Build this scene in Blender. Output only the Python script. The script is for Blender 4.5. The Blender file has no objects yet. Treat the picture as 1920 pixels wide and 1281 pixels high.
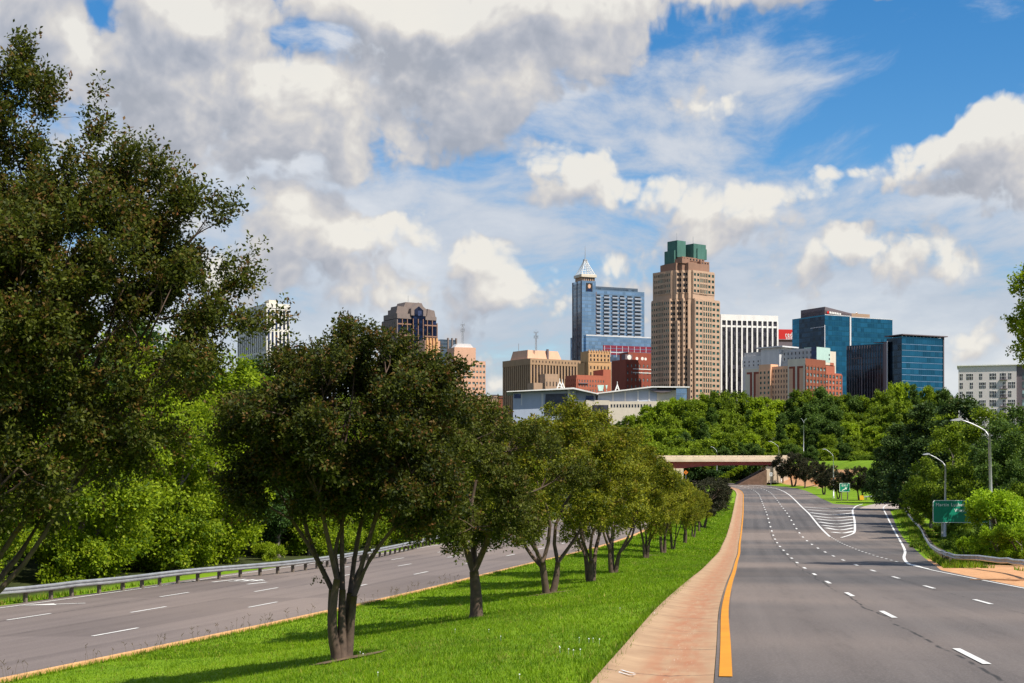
import bpy, math, random
import numpy as np
from mathutils import Vector, Matrix
R = math.radians
scene = bpy.context.scene
COL = scene.collection

# ------------------------------------------------------------------ camera
F = 2667.0            # focal length in photo pixels (1920 wide)
HY = 876.0            # row of the horizon
cam_d = bpy.data.cameras.new('camera')
cam_d.sensor_width = 36.0
cam_d.lens = F / 1920 * 36.0
cam_d.shift_y = (HY - 640.5) / 1920
cam_d.clip_start = 0.5
cam_d.clip_end = 30000
cam = bpy.data.objects.new('camera', cam_d)
cam.location = (0, 0, 0)
cam.rotation_euler = (R(90), 0, 0)
COL.objects.link(cam)
scene.camera = cam

# ------------------------------------------------------------------ sun, sky, exposure
SUN_AZ, SUN_EL = 128.0, 52.0        # azimuth from +Y towards +X
az, el = R(SUN_AZ), R(SUN_EL)
S = Vector((math.sin(az) * math.cos(el), math.cos(az) * math.cos(el), math.sin(el)))
sl = bpy.data.lights.new('sun', 'SUN')
sl.energy = 5.0
sl.angle = R(0.5)
sl.color = (1.0, 0.93, 0.82)
so = bpy.data.objects.new('sun', sl)
so.rotation_euler = S.to_track_quat('Z', 'Y').to_euler()
COL.objects.link(so)

scene.view_settings.view_transform = 'Standard'
scene.view_settings.look = 'None'
scene.view_settings.exposure = 0.40
scene.view_settings.gamma = 1.0
cy = scene.cycles
cy.max_bounces = 5; cy.diffuse_bounces = 3; cy.glossy_bounces = 2
cy.transmission_bounces = 3; cy.transparent_max_bounces = 4
cy.use_denoising = True
cy.caustics_reflective = False; cy.caustics_refractive = False

world = bpy.data.worlds.new('World')
scene.world = world
world.use_nodes = True
WT = world.node_tree
WT.nodes.clear()

class NT:
    """small helper for wiring node trees"""
    def __init__(s, tree, dim='3D'): s.t = tree; s.dim = dim
    def n(s, typ, **kw):
        nd = s.t.nodes.new(typ)
        for k, v in kw.items(): setattr(nd, k, v)
        return nd
    def l(s, a, b): s.t.links.new(a, b)
    def put(s, sock, v):
        if isinstance(v, bpy.types.NodeSocket): s.l(v, sock)
        elif v is not None: sock.default_value = v
    def m(s, op, a, b=None, c=None, clamp=False):
        nd = s.n('ShaderNodeMath', operation=op, use_clamp=clamp)
        s.put(nd.inputs[0], a); s.put(nd.inputs[1], b); s.put(nd.inputs[2], c)
        return nd.outputs[0]
    def vm(s, op, a, b=None, sc=None):
        nd = s.n('ShaderNodeVectorMath', operation=op)
        s.put(nd.inputs[0], a); s.put(nd.inputs[1], b)
        if sc is not None: s.put(nd.inputs['Scale'], sc)
        return nd.outputs['Value'] if op in ('LENGTH', 'DOT_PRODUCT') else nd.outputs[0]
    def noise(s, vec, scale, detail=3, rough=.5, dist=0.0, out='Fac'):
        nd = s.n('ShaderNodeTexNoise'); nd.noise_dimensions = s.dim
        s.put(nd.inputs['Vector'], vec); nd.inputs['Scale'].default_value = scale
        nd.inputs['Detail'].default_value = detail; nd.inputs['Roughness'].default_value = rough
        nd.inputs['Distortion'].default_value = dist
        return nd.outputs[out]
    def mr(s, v, a, b, c=0., d=1., smooth=False):
        nd = s.n('ShaderNodeMapRange'); nd.clamp = True
        if smooth: nd.interpolation_type = 'SMOOTHSTEP'
        s.put(nd.inputs[0], v)
        for i, x in enumerate((a, b, c, d)): s.put(nd.inputs[i + 1], x)
        return nd.outputs[0]
    def mix(s, f, a, b, blend='MIX'):
        nd = s.n('ShaderNodeMix', data_type='RGBA', blend_type=blend)
        s.put(nd.inputs[0], f)
        s.put(nd.inputs[6], a if isinstance(a, bpy.types.NodeSocket) else (*a[:3], 1))
        s.put(nd.inputs[7], b if isinstance(b, bpy.types.NodeSocket) else (*b[:3], 1))
        return nd.outputs[2]
    def ramp(s, f, stops):
        nd = s.n('ShaderNodeValToRGB'); s.put(nd.inputs[0], f)
        cr = nd.color_ramp
        while len(cr.elements) < len(stops): cr.elements.new(.5)
        for e, (p, c) in zip(cr.elements, stops):
            e.position = p; e.color = (*c[:3], 1)
        return nd.outputs[0]

# clouds: density as a function of direction, (azimuth, elevation) in units of one frame width
CL = [  # px, py, rx, ry, weight       >0 cloud, <0 open blue
    (330, 140, 190, 120, .95), (600, 240, 330, 140, .85), (120, 60, 240, 120, .8), (600, 30, 200, 50, .6),
    (1010, 110, 270, 120, .95), (880, 30, 330, 50, .6), (1080, 345, 150, 60, .9),
    (1860, 270, 130, 85, 1.5), (1780, 325, 120, 40, .8), (1560, 352, 60, 22, .8), (1430, 350, 90, 30, -.5), (1600, 400, 160, 22, .25), (1480, 10, 230, 50, .95),
    (680, 440, 130, 50, .8), (700, 530, 330, 60, .5), (1790, 5, 190, 50, 1.5), (1300, 420, 300, 60, .5),
    (520, 370, 200, 60, .3), (1500, 500, 420, 70, .35), (1820, 640, 120, 40, .5), (950, 560, 200, 60, .3), (1250, 500, 60, 40, .5),
    (1760, 150, 210, 110, -1.5), (1560, 280, 190, 45, -.8), (1900, 130, 160, 60, -1.0), (1640, 90, 120, 30, -.5), (215, 75, 50, 45, -1.3),
    (870, 352, 110, 24, -1.2), (1290, 300, 120, 30, -.7), (1290, 80, 60, 40, -.4), (560, 88, 60, 18, -.7),
    (1130, 230, 90, 34, -.9), (1400, 300, 160, 30, -.7), (700, 390, 160, 30, -.7), (1010, 430, 150, 26, -.8), (1660, 430, 200, 22, -.6), (380, 70, 60, 30, .4), (560, 330, 60, 30, -.5), (1560, 420, 200, 16, -.4), (1120, 440, 60, 22, -.7), (1010, 250, 50, 28, -.6),
    (1700, 590, 120, 30, -.5), (1750, 470, 200, 20, -.3),
]
g = bpy.data.node_groups.new('cloud_cover', 'ShaderNodeTree')
g.interface.new_socket('Vector', in_out='INPUT', socket_type='NodeSocketVector')
g.interface.new_socket('Density', in_out='OUTPUT', socket_type='NodeSocketFloat')
G = NT(g, '2D')
gi = G.n('NodeGroupInput'); go = G.n('NodeGroupOutput')
warp = G.noise(gi.outputs[0], 5.0, 4, .55, out='Color')
wv = G.vm('SCALE', G.vm('SUBTRACT', warp, (.5, .5, .5)), sc=.06)
q = G.vm('ADD', gi.outputs[0], wv)
acc = None
for (px, py, rx, ry, w) in CL:
    c = ((px - 960) / 1920, (HY - py) / 1920, 0)
    d = G.vm('MULTIPLY', G.vm('SUBTRACT', q, c), (1920 / rx, 1920 / ry, 0))
    r2 = G.vm('DOT_PRODUCT', d, d)
    gsn = G.m('MULTIPLY', G.m('EXPONENT', G.m('MULTIPLY', r2, -.8)), w)
    acc = gsn if acc is None else G.m('ADD', acc, gsn)
fb = G.noise(q, 6.5, 10, .61)
bil = G.n('ShaderNodeTexVoronoi', feature='F1', voronoi_dimensions='2D'); G.l(q, bil.inputs['Vector'])
bil.inputs['Scale'].default_value = 15; bil.inputs['Detail'].default_value = 3; bil.inputs['Roughness'].default_value = .62
t = G.m('MULTIPLY', G.m('SUBTRACT', fb, .5), 2.1)
t2 = G.m('MULTIPLY', G.m('SUBTRACT', .44, bil.outputs['Distance']), .75)
tot = G.m('ADD', G.m('ADD', G.m('ADD', acc, t), t2), .12)
G.l(tot, go.inputs[0])

W = NT(WT, '2D')
tc = W.n('ShaderNodeTexCoord')
sp = W.n('ShaderNodeSeparateXYZ'); W.l(tc.outputs['Generated'], sp.inputs[0])
azn = W.m('ARCTAN2', sp.outputs[0], sp.outputs[1])
hyp = W.m('SQRT', W.m('ADD', W.m('MULTIPLY', sp.outputs[0], sp.outputs[0]), W.m('MULTIPLY', sp.outputs[1], sp.outputs[1])))
eln = W.m('ARCTAN2', sp.outputs[2], hyp)
cb = W.n('ShaderNodeCombineXYZ')
W.l(W.m('MULTIPLY', azn, F / 1920), cb.inputs[0]); W.l(W.m('MULTIPLY', eln, F / 1920), cb.inputs[1])
P = cb.outputs[0]
def cover(vec):
    nd = W.n('ShaderNodeGroup'); nd.node_tree = g; W.l(vec, nd.inputs[0]); return nd.outputs[0]
D0 = cover(P)
D1 = cover(W.vm('ADD', P, (.014, .034, 0)))
alpha = W.mr(D0, -.06, .44, smooth=True)
lit = W.m('MULTIPLY', W.m('SUBTRACT', D0, D1), .72)
thick = W.mr(D0, .35, 2.1, 0, .22)
val = W.m('SUBTRACT', W.m('ADD', .53, lit), thick, clamp=True)
ccol = W.ramp(val, [(0.0, (.44, .47, .54)), (.28, (.54, .56, .62)), (.50, (.66, .66, .69)), (.72, (.80, .77, .74)), (1.0, (1.0, .965, .89))])
# thin high cloud deck, streaked sideways, thicker towards the horizon
st = W.noise(W.vm('MULTIPLY', W.vm('ADD', P, W.vm('SCALE', W.noise(P, 3.0, 3, .5, out='Color'), sc=.11)), (1, 2.4, 1)), 4.2, 9, .60)
hz = W.mr(eln, 0.0, .34, .30, -.02, smooth=True)
dr = W.vm('MULTIPLY', W.vm('SUBTRACT', P, ((1800 - 960) / 1920, (HY - 190) / 1920, 0)), (1920 / 300, 1920 / 160, 0))
clr = W.m('MULTIPLY', W.m('EXPONENT', W.m('MULTIPLY', W.vm('DOT_PRODUCT', dr, dr), -1.0)), .30)
dv = W.vm('MULTIPLY', W.vm('SUBTRACT', P, ((1430 - 960) / 1920, (HY - 195) / 1920, 0)), (1920 / 230, 1920 / 80, 0))
cir = W.m('MULTIPLY', W.m('EXPONENT', W.m('MULTIPLY', W.vm('DOT_PRODUCT', dv, dv), -1.0)), .16)
veil = W.m('MULTIPLY', W.mr(W.m('SUBTRACT', W.m('ADD', W.m('ADD', st, cir), hz), clr), .38, .66, smooth=True), .90)
vcol = W.ramp(st, [(.30, (.50, .56, .66)), (.52, (.66, .70, .77)), (.70, (.84, .85, .87))])
sky = W.n('ShaderNodeTexSky', sky_type='NISHITA', sun_disc=False, sun_elevation=el, sun_rotation=az)
sky.altitude = 100; sky.air_density = 1.0; sky.dust_density = .4; sky.ozone_density = 3.0
hs = W.n('ShaderNodeHueSaturation'); hs.inputs['Saturation'].default_value = 1.38; hs.inputs['Value'].default_value = 1.22
W.l(sky.outputs[0], hs.inputs['Color'])
b_sky = W.n('ShaderNodeBackground'); W.l(hs.outputs[0], b_sky.inputs[0]); b_sky.inputs[1].default_value = .085
b_veil = W.n('ShaderNodeBackground'); W.l(vcol, b_veil.inputs[0]); b_veil.inputs[1].default_value = .70
b_cl = W.n('ShaderNodeBackground'); W.l(ccol, b_cl.inputs[0]); b_cl.inputs[1].default_value = .66
m1 = W.n('ShaderNodeMixShader'); W.l(veil, m1.inputs[0]); W.l(b_sky.outputs[0], m1.inputs[1]); W.l(b_veil.outputs[0], m1.inputs[2])
m2 = W.n('ShaderNodeMixShader'); W.l(W.m('MULTIPLY', alpha, .95), m2.inputs[0]); W.l(m1.outputs[0], m2.inputs[1]); W.l(b_cl.outputs[0], m2.inputs[2])
wo = W.n('ShaderNodeOutputWorld'); W.l(m2.outputs[0], wo.inputs[0])
world.cycles.sampling_method = 'MANUAL'; world.cycles.sample_map_resolution = 512

# ------------------------------------------------------------------ object helpers
def tag(o, label=None, cat=None, group=None, kind=None):
    if label: o['label'] = label
    if cat: o['category'] = cat
    if group: o['group'] = group
    if kind: o['kind'] = kind
    return o
def link(name, data, parent=None, loc=(0, 0, 0), rz=0.0):
    o = bpy.data.objects.new(name, data); COL.objects.link(o)
    o.location = loc; o.rotation_euler = (0, 0, rz)
    if parent is not None: o.parent = parent
    return o
def thing(name, label, cat, loc=(0, 0, 0), rz=0.0, group=None):
    return tag(link(name, None, None, loc, rz), label, cat, group)
def copy_tree(o, parent=None):
    c = o.copy(); COL.objects.link(c)
    if parent is not None:
        c.parent = parent
    for ch in o.children: copy_tree(ch, c)
    return c

class MB:
    """collects polygons, then makes ONE mesh"""
    def __init__(s): s.v = []; s.f = []; s.mi = []; s.m = 0
    def add(s, vs, fs):
        k = len(s.v); s.v += [tuple(p) for p in vs]
        s.f += [tuple(i + k for i in f) for f in fs]; s.mi += [s.m] * len(fs)
    def box(s, x0, x1, y0, y1, z0, z1):
        s.add([(x0, y0, z0), (x1, y0, z0), (x1, y1, z0), (x0, y1, z0), (x0, y0, z1), (x1, y0, z1), (x1, y1, z1), (x0, y1, z1)],
              [(3, 2, 1, 0), (4, 5, 6, 7), (0, 1, 5, 4), (1, 2, 6, 5), (2, 3, 7, 6), (3, 0, 4, 7)])
    def hexa(s, b, t):
        s.add(list(b) + list(t), [(3, 2, 1, 0), (4, 5, 6, 7), (0, 1, 5, 4), (1, 2, 6, 5), (2, 3, 7, 6), (3, 0, 4, 7)])
    def prism(s, poly, z0, z1):
        n = len(poly)
        s.add([(x, y, z0) for x, y in poly] + [(x, y, z1) for x, y in poly],
              [tuple(range(n))[::-1], tuple(range(n, 2 * n))] + [(i, (i + 1) % n, n + (i + 1) % n, n + i) for i in range(n)])
    def ybar(s, prof, y0, y1):     # profile in x,z swept along y
        n = len(prof)
        s.add([(x, y0, z) for x, z in prof] + [(x, y1, z) for x, z in prof],
              [tuple(range(n)), tuple(range(n, 2 * n))[::-1]] + [(n + i, n + (i + 1) % n, (i + 1) % n, i) for i in range(n)])
    def tube(s, pts, rad, n=8, cap=True):
        pts = [Vector(p) for p in pts]; rings = []
        if not hasattr(rad, '__len__'): rad = [rad] * len(pts)
        up = Vector((0, 0, 1))
        for i, p in enumerate(pts):
            d = (pts[min(i + 1, len(pts) - 1)] - pts[max(i - 1, 0)]).normalized()
            a = d.cross(Vector((.31, .95, .02)) if abs(d.z) > .9 else up).normalized(); b = d.cross(a).normalized()
            rings.append([p + (a * math.cos(2 * math.pi * k / n) + b * math.sin(2 * math.pi * k / n)) * rad[i] for k in range(n)])
        vs = [v for r_ in rings for v in r_]; fs = []
        for i in range(len(pts) - 1):
            for k in range(n):
                k2 = (k + 1) % n
                fs.append((i * n + k, i * n + k2, (i + 1) * n + k2, (i + 1) * n + k))
        if cap: fs += [tuple(range(n)), tuple(range((len(pts) - 1) * n, len(pts) * n))[::-1]]
        s.add(vs, fs)
    def mesh(s, name, mats, smooth=False):
        me = bpy.data.meshes.new(name); me.from_pydata(s.v, [], s.f)
        for m_ in (mats if isinstance(mats, (list, tuple)) else [mats]): me.materials.append(m_)
        me.polygons.foreach_set('material_index', s.mi)
        if smooth: me.polygons.foreach_set('use_smooth', [True] * len(s.f))
        me.update(); return me
    def build(s, name, mats, parent=None, loc=(0, 0, 0), rz=0.0, smooth=False):
        return link(name, s.mesh(name, mats, smooth), parent, loc, rz)

def np_mesh(name, V, Q, mats, smooth=False, k=4):
    """V (n,3), Q (m,k) arrays"""
    me = bpy.data.meshes.new(name)
    me.vertices.add(len(V)); me.vertices.foreach_set('co', np.asarray(V, np.float32).ravel())
    me.loops.add(len(Q) * k); me.loops.foreach_set('vertex_index', np.asarray(Q, np.int32).ravel())
    me.polygons.add(len(Q)); me.polygons.foreach_set('loop_start', np.arange(len(Q), dtype=np.int32) * k)
    if smooth: me.polygons.foreach_set('use_smooth', np.ones(len(Q), bool))
    for m_ in (mats if isinstance(mats, (list, tuple)) else [mats]): me.materials.append(m_)
    me.update(calc_edges=True); return me
def fattr(me, name, arr, dom='POINT'):
    a = me.attributes.new(name, 'FLOAT', dom); a.data.foreach_set('value', np.asarray(arr, np.float32))

# ------------------------------------------------------------------ materials
def new_mat(name):
    m_ = bpy.data.materials.new(name); m_.use_nodes = True
    t_ = NT(m_.node_tree); b_ = m_.node_tree.nodes['Principled BSDF']
    return m_, t_, b_
def mat(name, col, rough=.7, var=.15, scale=3.0, metal=0.0, bump=0.0, spec=.5):
    m_, t_, b_ = new_mat(name)
    tc_ = t_.n('ShaderNodeTexCoord').outputs['Object']
    nz = t_.noise(tc_, scale, 5, .6)
    lo = tuple(c * (1 - var) for c in col); hi = tuple(min(1, c * (1 + var)) for c in col)
    t_.l(t_.mix(t_.mr(nz, .3, .7), lo, hi), b_.inputs['Base Color'])
    b_.inputs['Roughness'].default_value = rough; b_.inputs['Metallic'].default_value = metal
    b_.inputs['Specular IOR Level'].default_value = spec
    if bump:
        bp = t_.n('ShaderNodeBump'); bp.inputs['Strength'].default_value = bump
        t_.l(t_.noise(tc_, scale * 12, 4, .6), bp.inputs['Height']); t_.l(bp.outputs[0], b_.inputs['Normal'])
    return m_
def leaf_mat(name, dark, light, tip, trans=.35, rough=.62):
    """colour from the leaf's own attribute 'tint' (0 old leaf .. 1 young leaf) and 'tip' (new red growth)"""
    m_, t_, b_ = new_mat(name)
    a1 = t_.n('ShaderNodeAttribute', attribute_name='tint').outputs['Fac']
    a2 = t_.n('ShaderNodeAttribute', attribute_name='tip').outputs['Fac']
    oi = t_.n('ShaderNodeObjectInfo').outputs['Random']
    f_ = t_.m('ADD', a1, t_.m('MULTIPLY', t_.m('SUBTRACT', oi, .5), .35), clamp=True)
    c_ = t_.mix(f_, dark, light)
    c_ = t_.mix(a2, c_, tip)
    t_.l(c_, b_.inputs['Base Color']); b_.inputs['Roughness'].default_value = rough
    b_.inputs['Specular IOR Level'].default_value = .22
    tr = t_.n('ShaderNodeBsdfTranslucent'); t_.l(t_.mix(.5, c_, (light[0] * 1.3, light[1] * 1.3, light[2])), tr.inputs[0])
    mx = t_.n('ShaderNodeMixShader'); mx.inputs[0].default_value = trans
    t_.l(b_.outputs[0], mx.inputs[1]); t_.l(tr.outputs[0], mx.inputs[2])
    t_.l(mx.outputs[0], m_.node_tree.nodes['Material Output'].inputs[0])
    return m_

M = {}
M['bark'] = mat('bark', (.085, .055, .038), .85, .35, 6, bump=.5)
M['bark_grey'] = mat('bark_grey', (.13, .11, .09), .9, .3, 4, bump=.4)
M['galv'] = mat('galvanised_steel', (.42, .43, .44), .42, .2, 2.0, metal=.55)
M['alu'] = mat('lamp_aluminium', (.55, .56, .57), .4, .06, 3.0, metal=.35)
M['post'] = mat('weathered_post', (.16, .13, .10), .9, .3, 5)
M['conc'] = mat('concrete', (.46, .40, .33), .85, .15, .8, bump=.1)
M['conc_bridge'] = mat('bridge_concrete', (.62, .50, .38), .85, .15, .3)
M['maroon'] = mat('maroon_steel', (.30, .045, .045), .5, .15, .5)
M['sign_green'] = mat('sign_green', (.006, .25, .15), .4, .08, 1.5)
M['sign_white'] = mat('sign_white', (.8, .82, .8), .45, .05, 3)
M['sign_orange'] = mat('sign_orange', (.75, .20, .01), .5, .08, 3)
M['sign_yellow'] = mat('sign_yellow', (.80, .42, .02), .5, .08, 3)
M['black'] = mat('black_paint', (.012, .012, .012), .6, .1, 3)
M['dead'] = mat('dead_wood', (.30, .17, .09), .9, .2, 3)
M['rock'] = mat('rubble_stone', (.33, .27, .21), .9, .3, 2)
M['clump'] = leaf_mat('grass_blades_mat', (.050, .125, .003), (.225, .350, .006), (.36, .30, .07), .35, .6)
M['crepe'] = leaf_mat('crape_leaves', (.015, .026, .005), (.112, .130, .012), (.180, .070, .022), .30)
M['crepe_y'] = leaf_mat('crape_leaves_young', (.042, .070, .006), (.300, .305, .016), (.20, .11, .018), .32)
M['bright'] = leaf_mat('broadleaf_bright', (.050, .105, .006), (.33, .43, .014), (.36, .34, .03), .42)
M['mid'] = leaf_mat('broadleaf_mid', (.026, .060, .007), (.170, .255, .016), (.20, .22, .02), .35)
M['dark'] = leaf_mat('broadleaf_dark', (.016, .042, .010), (.060, .120, .020), (.08, .08, .02), .28)
M['maple'] = leaf_mat('maroon_green_leaves', (.020, .022, .012), (.046, .048, .018), (.08, .04, .025), .2)
M['pine'] = leaf_mat('pine_needles', (.020, .046, .011), (.075, .125, .022), (.10, .07, .02), .2)
M['lime'] = leaf_mat('lime_leaves', (.070, .140, .006), (.34, .50, .016), (.38, .38, .03), .42)
M['mid_far'] = leaf_mat('hill_leaves_mid', (.040, .080, .008), (.250, .340, .018), (.26, .28, .03), .38)
M['dark_far'] = leaf_mat('hill_leaves_dark', (.022, .052, .012), (.110, .185, .026), (.14, .15, .03), .32)
M['lime_far'] = leaf_mat('hill_leaves_lime', (.085, .150, .008), (.40, .52, .020), (.42, .42, .04), .42)
def paint_mat(name, col, wear):
    m_, t_, b_ = new_mat(name)
    gp = t_.n('ShaderNodeNewGeometry').outputs['Position']
    n_ = t_.noise(gp, 7, 6, .7); f_ = t_.noise(gp, 45, 3, .7); d_ = t_.noise(gp, .8, 4, .6)
    c_ = t_.mix(t_.mr(d_, .35, .7), col, tuple(c * .80 for c in col))
    c_ = t_.mix(t_.mr(t_.m('ADD', t_.m('MULTIPLY', n_, .6), t_.m('MULTIPLY', f_, .4)), wear, wear + .05), c_, (.17, .155, .145))
    t_.l(c_, b_.inputs['Base Color']); b_.inputs['Roughness'].default_value = .7
    return m_
M['white_paint'] = paint_mat('white_road_paint', (.74, .73, .70), .575)
M['yellow_paint'] = paint_mat('yellow_road_paint', (.66, .26, .004), .64)
# ------------------------------------------------------------------ the lie of the land
def tab(xs, ys):
    xs = np.array(xs, float); ys = np.array(ys, float)
    return lambda q_: np.interp(q_, xs, ys)
def smooth_tab(xs, ys):     # cubic hermite (pchip-like) sampled densely, so roads bend smoothly
    xs = np.array(xs, float); ys = np.array(ys, float)
    d = np.diff(ys) / np.diff(xs); m_ = np.zeros(len(xs)); m_[0] = d[0]; m_[-1] = d[-1]
    m_[1:-1] = (d[:-1] * np.diff(xs)[1:] + d[1:] * np.diff(xs)[:-1]) / (np.diff(xs)[1:] + np.diff(xs)[:-1])
    gx = np.linspace(xs[0], xs[-1], 4000); i = np.clip(np.searchsorted(xs, gx) - 1, 0, len(xs) - 2)
    h_ = xs[i + 1] - xs[i]; t_ = (gx - xs[i]) / h_
    gy = (2*t_**3-3*t_**2+1)*ys[i] + (t_**3-2*t_**2+t_)*h_*m_[i] + (-2*t_**3+3*t_**2)*ys[i+1] + (t_**3-t_**2)*h_*m_[i+1]
    return lambda q_: np.interp(q_, gx, gy)
XR = smooth_tab([-60, -20, 0, 20.5, 24.9, 37.2, 50.4, 62.5, 74.4, 99.4, 124, 150.6, 176, 200, 239, 280, 331, 382, 417, 447, 480, 510, 550, 600, 660],
                [-9, -3, 0, 3.08, 3.74, 5.57, 7.66, 9.63, 11.6, 15.7, 19.8, 24.1, 28.3, 32.3, 38.8, 45.5, 53.8, 62.0, 66.9, 70.0, 71.3, 69.5, 64, 54, 38])
DR = smooth_tab([-60, -20, 0, 20.5, 24.9, 37.2, 50.4, 62.5, 74.4, 99.4, 124, 150.6, 176, 200, 219, 239, 280, 331, 382, 430, 480, 520, 600, 700],
                [.2, 1.4, 2.15, 3.03, 3.23, 3.79, 4.42, 4.99, 5.55, 6.6, 7.5, 8.2, 8.62, 8.6, 8.4, 8.1, 7.82, 7.4, 7.15, 6.75, 6.4, 6.1, 5.6, 5.2])
XL = smooth_tab([-60, 0, 20, 40, 58, 73.9, 84.9, 100.7, 112.9, 155, 200, 300, 400, 480, 560, 660],
                [-54, -28.5, -21, -14.4, -8.7, -4.4, -1.9, 1.8, 4.7, 13.2, 20.5, 36.5, 51, 54, 44, 20])
DL = smooth_tab([-60, 0, 40, 63, 79, 100, 150, 200, 300, 400, 500, 700],
                [5.6, 5.8, 6.0, 6.2, 6.4, 6.7, 7.35, 7.7, 7.4, 7.0, 6.3, 5.4])
LW = 15.2      # width of the far carriageway across X
XA = lambda Y: XR(Y) - .16                  # left edge of the asphalt
XG = lambda Y: XR(Y) - .16 - 1.62           # left edge of the concrete gutter
_rt = tab([-60, 56, 80, 93, 110, 135, 167, 214, 262, 275, 290, 297, 340, 417, 489, 600, 660],
          [11.3, 11.3, 11.6, 12.9, 14.4, 16.7, 19.3, 23, 27.0, 27.5, 22, 18.8, 18.3, 19, 18, 14, 14])
XT = lambda Y: XR(Y) + _rt(Y)               # right edge of the asphalt (takes in the exit ramp)
def ss(a, b, x):
    t_ = np.clip((x - a) / (b - a), 0, 1); return t_ * t_ * (3 - 2 * t_)
def H(X, Y):
    X = np.asarray(X, float); Y = np.asarray(Y, float)
    dr, dl, xl, xg = DR(Y), DL(Y), XL(Y), XG(Y)
    t_ = np.clip((X - xl - .6) / np.maximum(xg - xl - .6, 2), 0, 1)
    s_ = .35 * t_ + .65 * ss(.12, 1.0, t_)
    h_ = -dl + (dl - dr) * s_
    # wooded bank left of the far carriageway
    lx = xl - LW - 3 - X
    h_ = h_ + ss(0, 30, lx) * 1.5 + ss(40, 160, lx) * 6
    # right: verge, lawn rising to the overpass road
    rx = X - XT(Y)
    h_ = h_ + ss(290, 470, Y) * ss(2, 26, rx) * (dr + 2.2)
    h_ = h_ + (1 - ss(230, 300, Y)) * ss(8, 60, rx) * 3.0
    # left embankment of the overpass
    h_ = h_ + ss(440, 500, Y) * ss(1, 22, xl - LW - 2 - X) * (dl + 1.0)
    # hill with the wood and the city on it
    hill = ss(545, 680, Y) * 16 + ss(680, 1000, Y) * 4
    near = 1 - ss(545, 580, Y)
    return h_ * near + (1 - near) * 0.5 + hill
def unproj(px, py, dz=0.0):
    """point of the land (raised by dz) that photo pixel (px, py) looks at"""
    Ys = np.concatenate([np.arange(6, 200, .1), np.arange(200, 1500, .5)])
    f_ = (HY - py) / F * Ys - (H((px - 960) / F * Ys, Ys) + dz)
    i = np.nonzero((f_[:-1] > 0) & (f_[1:] <= 0))[0]
    i = i[0] if len(i) else len(Ys) - 2
    a = f_[i] / (f_[i] - f_[i + 1] + 1e-12); Y = Ys[i] + a * (Ys[i + 1] - Ys[i])
    X = (px - 960) / F * Y
    return float(X), float(Y), float(H(X, Y))
def xz(px, py, Y):      # point at depth Y seen at a photo pixel
    return (px - 960) / F * Y, (HY - py) / F * Y

# ------------------------------------------------------------------ terrain
def axis(parts):
    out = []
    for a, b, s_ in parts: out.append(np.arange(a, b, s_))
    return np.unique(np.concatenate(out))
gy = axis([(-60, 10, 4), (10, 130, 1.0), (130, 340, 2.5), (340, 720, 5), (720, 1600, 40), (1600, 9001, 400)])
gx = axis([(-9000, -900, 500), (-900, -120, 30), (-120, -45, 4), (-45, 45, 1.0), (45, 170, 2.5), (170, 600, 15), (600, 9001, 500)])
GX, GY = np.meshgrid(gx, gy)
GZ = H(GX, np.clip(GY, -60, 700))
hill2 = ss(680, 1000, GY) * 4 - ss(680, 1000, np.clip(GY, -60, 700)) * 4
GZ = GZ + hill2
onroad = ((GX > XL(GY) - LW + .4) & (GX < XL(GY) - .4)) | ((GX > XG(GY) + .4) & (GX < XT(GY) - .4))
onroad &= GY < 640
GZ = GZ - np.where(onroad, .12, .0)
V = np.stack([GX, GY, GZ], -1).reshape(-1, 3)
ny, nx = GX.shape
idx = np.arange(ny * nx).reshape(ny, nx)
Q = np.stack([idx[:-1, :-1], idx[:-1, 1:], idx[1:, 1:], idx[1:, :-1]], -1).reshape(-1, 4)
m_, t_, b_ = new_mat('ground_mat')
geo = t_.n('ShaderNodeNewGeometry').outputs['Position']
dirt = t_.n('ShaderNodeAttribute', attribute_name='dirt').outputs['Fac']
wood = t_.n('ShaderNodeAttribute', attribute_name='wood').outputs['Fac']
n1 = t_.noise(geo, 1.6, 8, .65); n2 = t_.noise(geo, .18, 4, .5); n3 = t_.noise(geo, 14, 3, .6)
n4 = t_.noise(t_.vm('MULTIPLY', geo, (1, .35, 1)), 3.2, 6, .7)
gcol = t_.mix(t_.mr(n1, .3, .7), (.060, .135, .004), (.185, .310, .008))
gcol = t_.mix(t_.m('MULTIPLY', t_.mr(n2, .35, .7), .45), gcol, (.220, .330, .012))
gcol = t_.mix(t_.mr(n4, .62, .78), gcol, (.16, .15, .04))
dcol = t_.mix(t_.mr(n1, .3, .7), (.44, .22, .10), (.66, .38, .20))
dcol = t_.mix(t_.mr(n3, .55, .7), dcol, (.30, .14, .07))
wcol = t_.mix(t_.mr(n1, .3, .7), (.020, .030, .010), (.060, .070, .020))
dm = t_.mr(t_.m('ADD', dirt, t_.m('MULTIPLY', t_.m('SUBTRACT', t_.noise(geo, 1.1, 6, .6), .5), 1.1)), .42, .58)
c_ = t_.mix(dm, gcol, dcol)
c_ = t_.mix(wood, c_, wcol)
t_.l(c_, b_.inputs['Base Color']); b_.inputs['Roughness'].default_value = .95; b_.inputs['Specular IOR Level'].default_value = .15
bp = t_.n('ShaderNodeBump'); bp.inputs['Strength'].default_value = .5; bp.inputs['Distance'].default_value = .08
t_.l(n1, bp.inputs['Height']); t_.l(bp.outputs[0], b_.inputs['Normal'])
M['ground'] = m_
me = np_mesh('ground', V, Q, M['ground'], True)
rx = GX - XT(GY)
dirt = (1 - ss(6, 9, rx)) * (rx > -1) * (GY < 112) * (1 - .8 * ss(92, 112, GY)) * 1.25
dirt = np.maximum(dirt, .42 * (rx > 2.0) * (rx < 5.5) * ss(100, 125, GY) * (1 - ss(255, 290, GY)))
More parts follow.
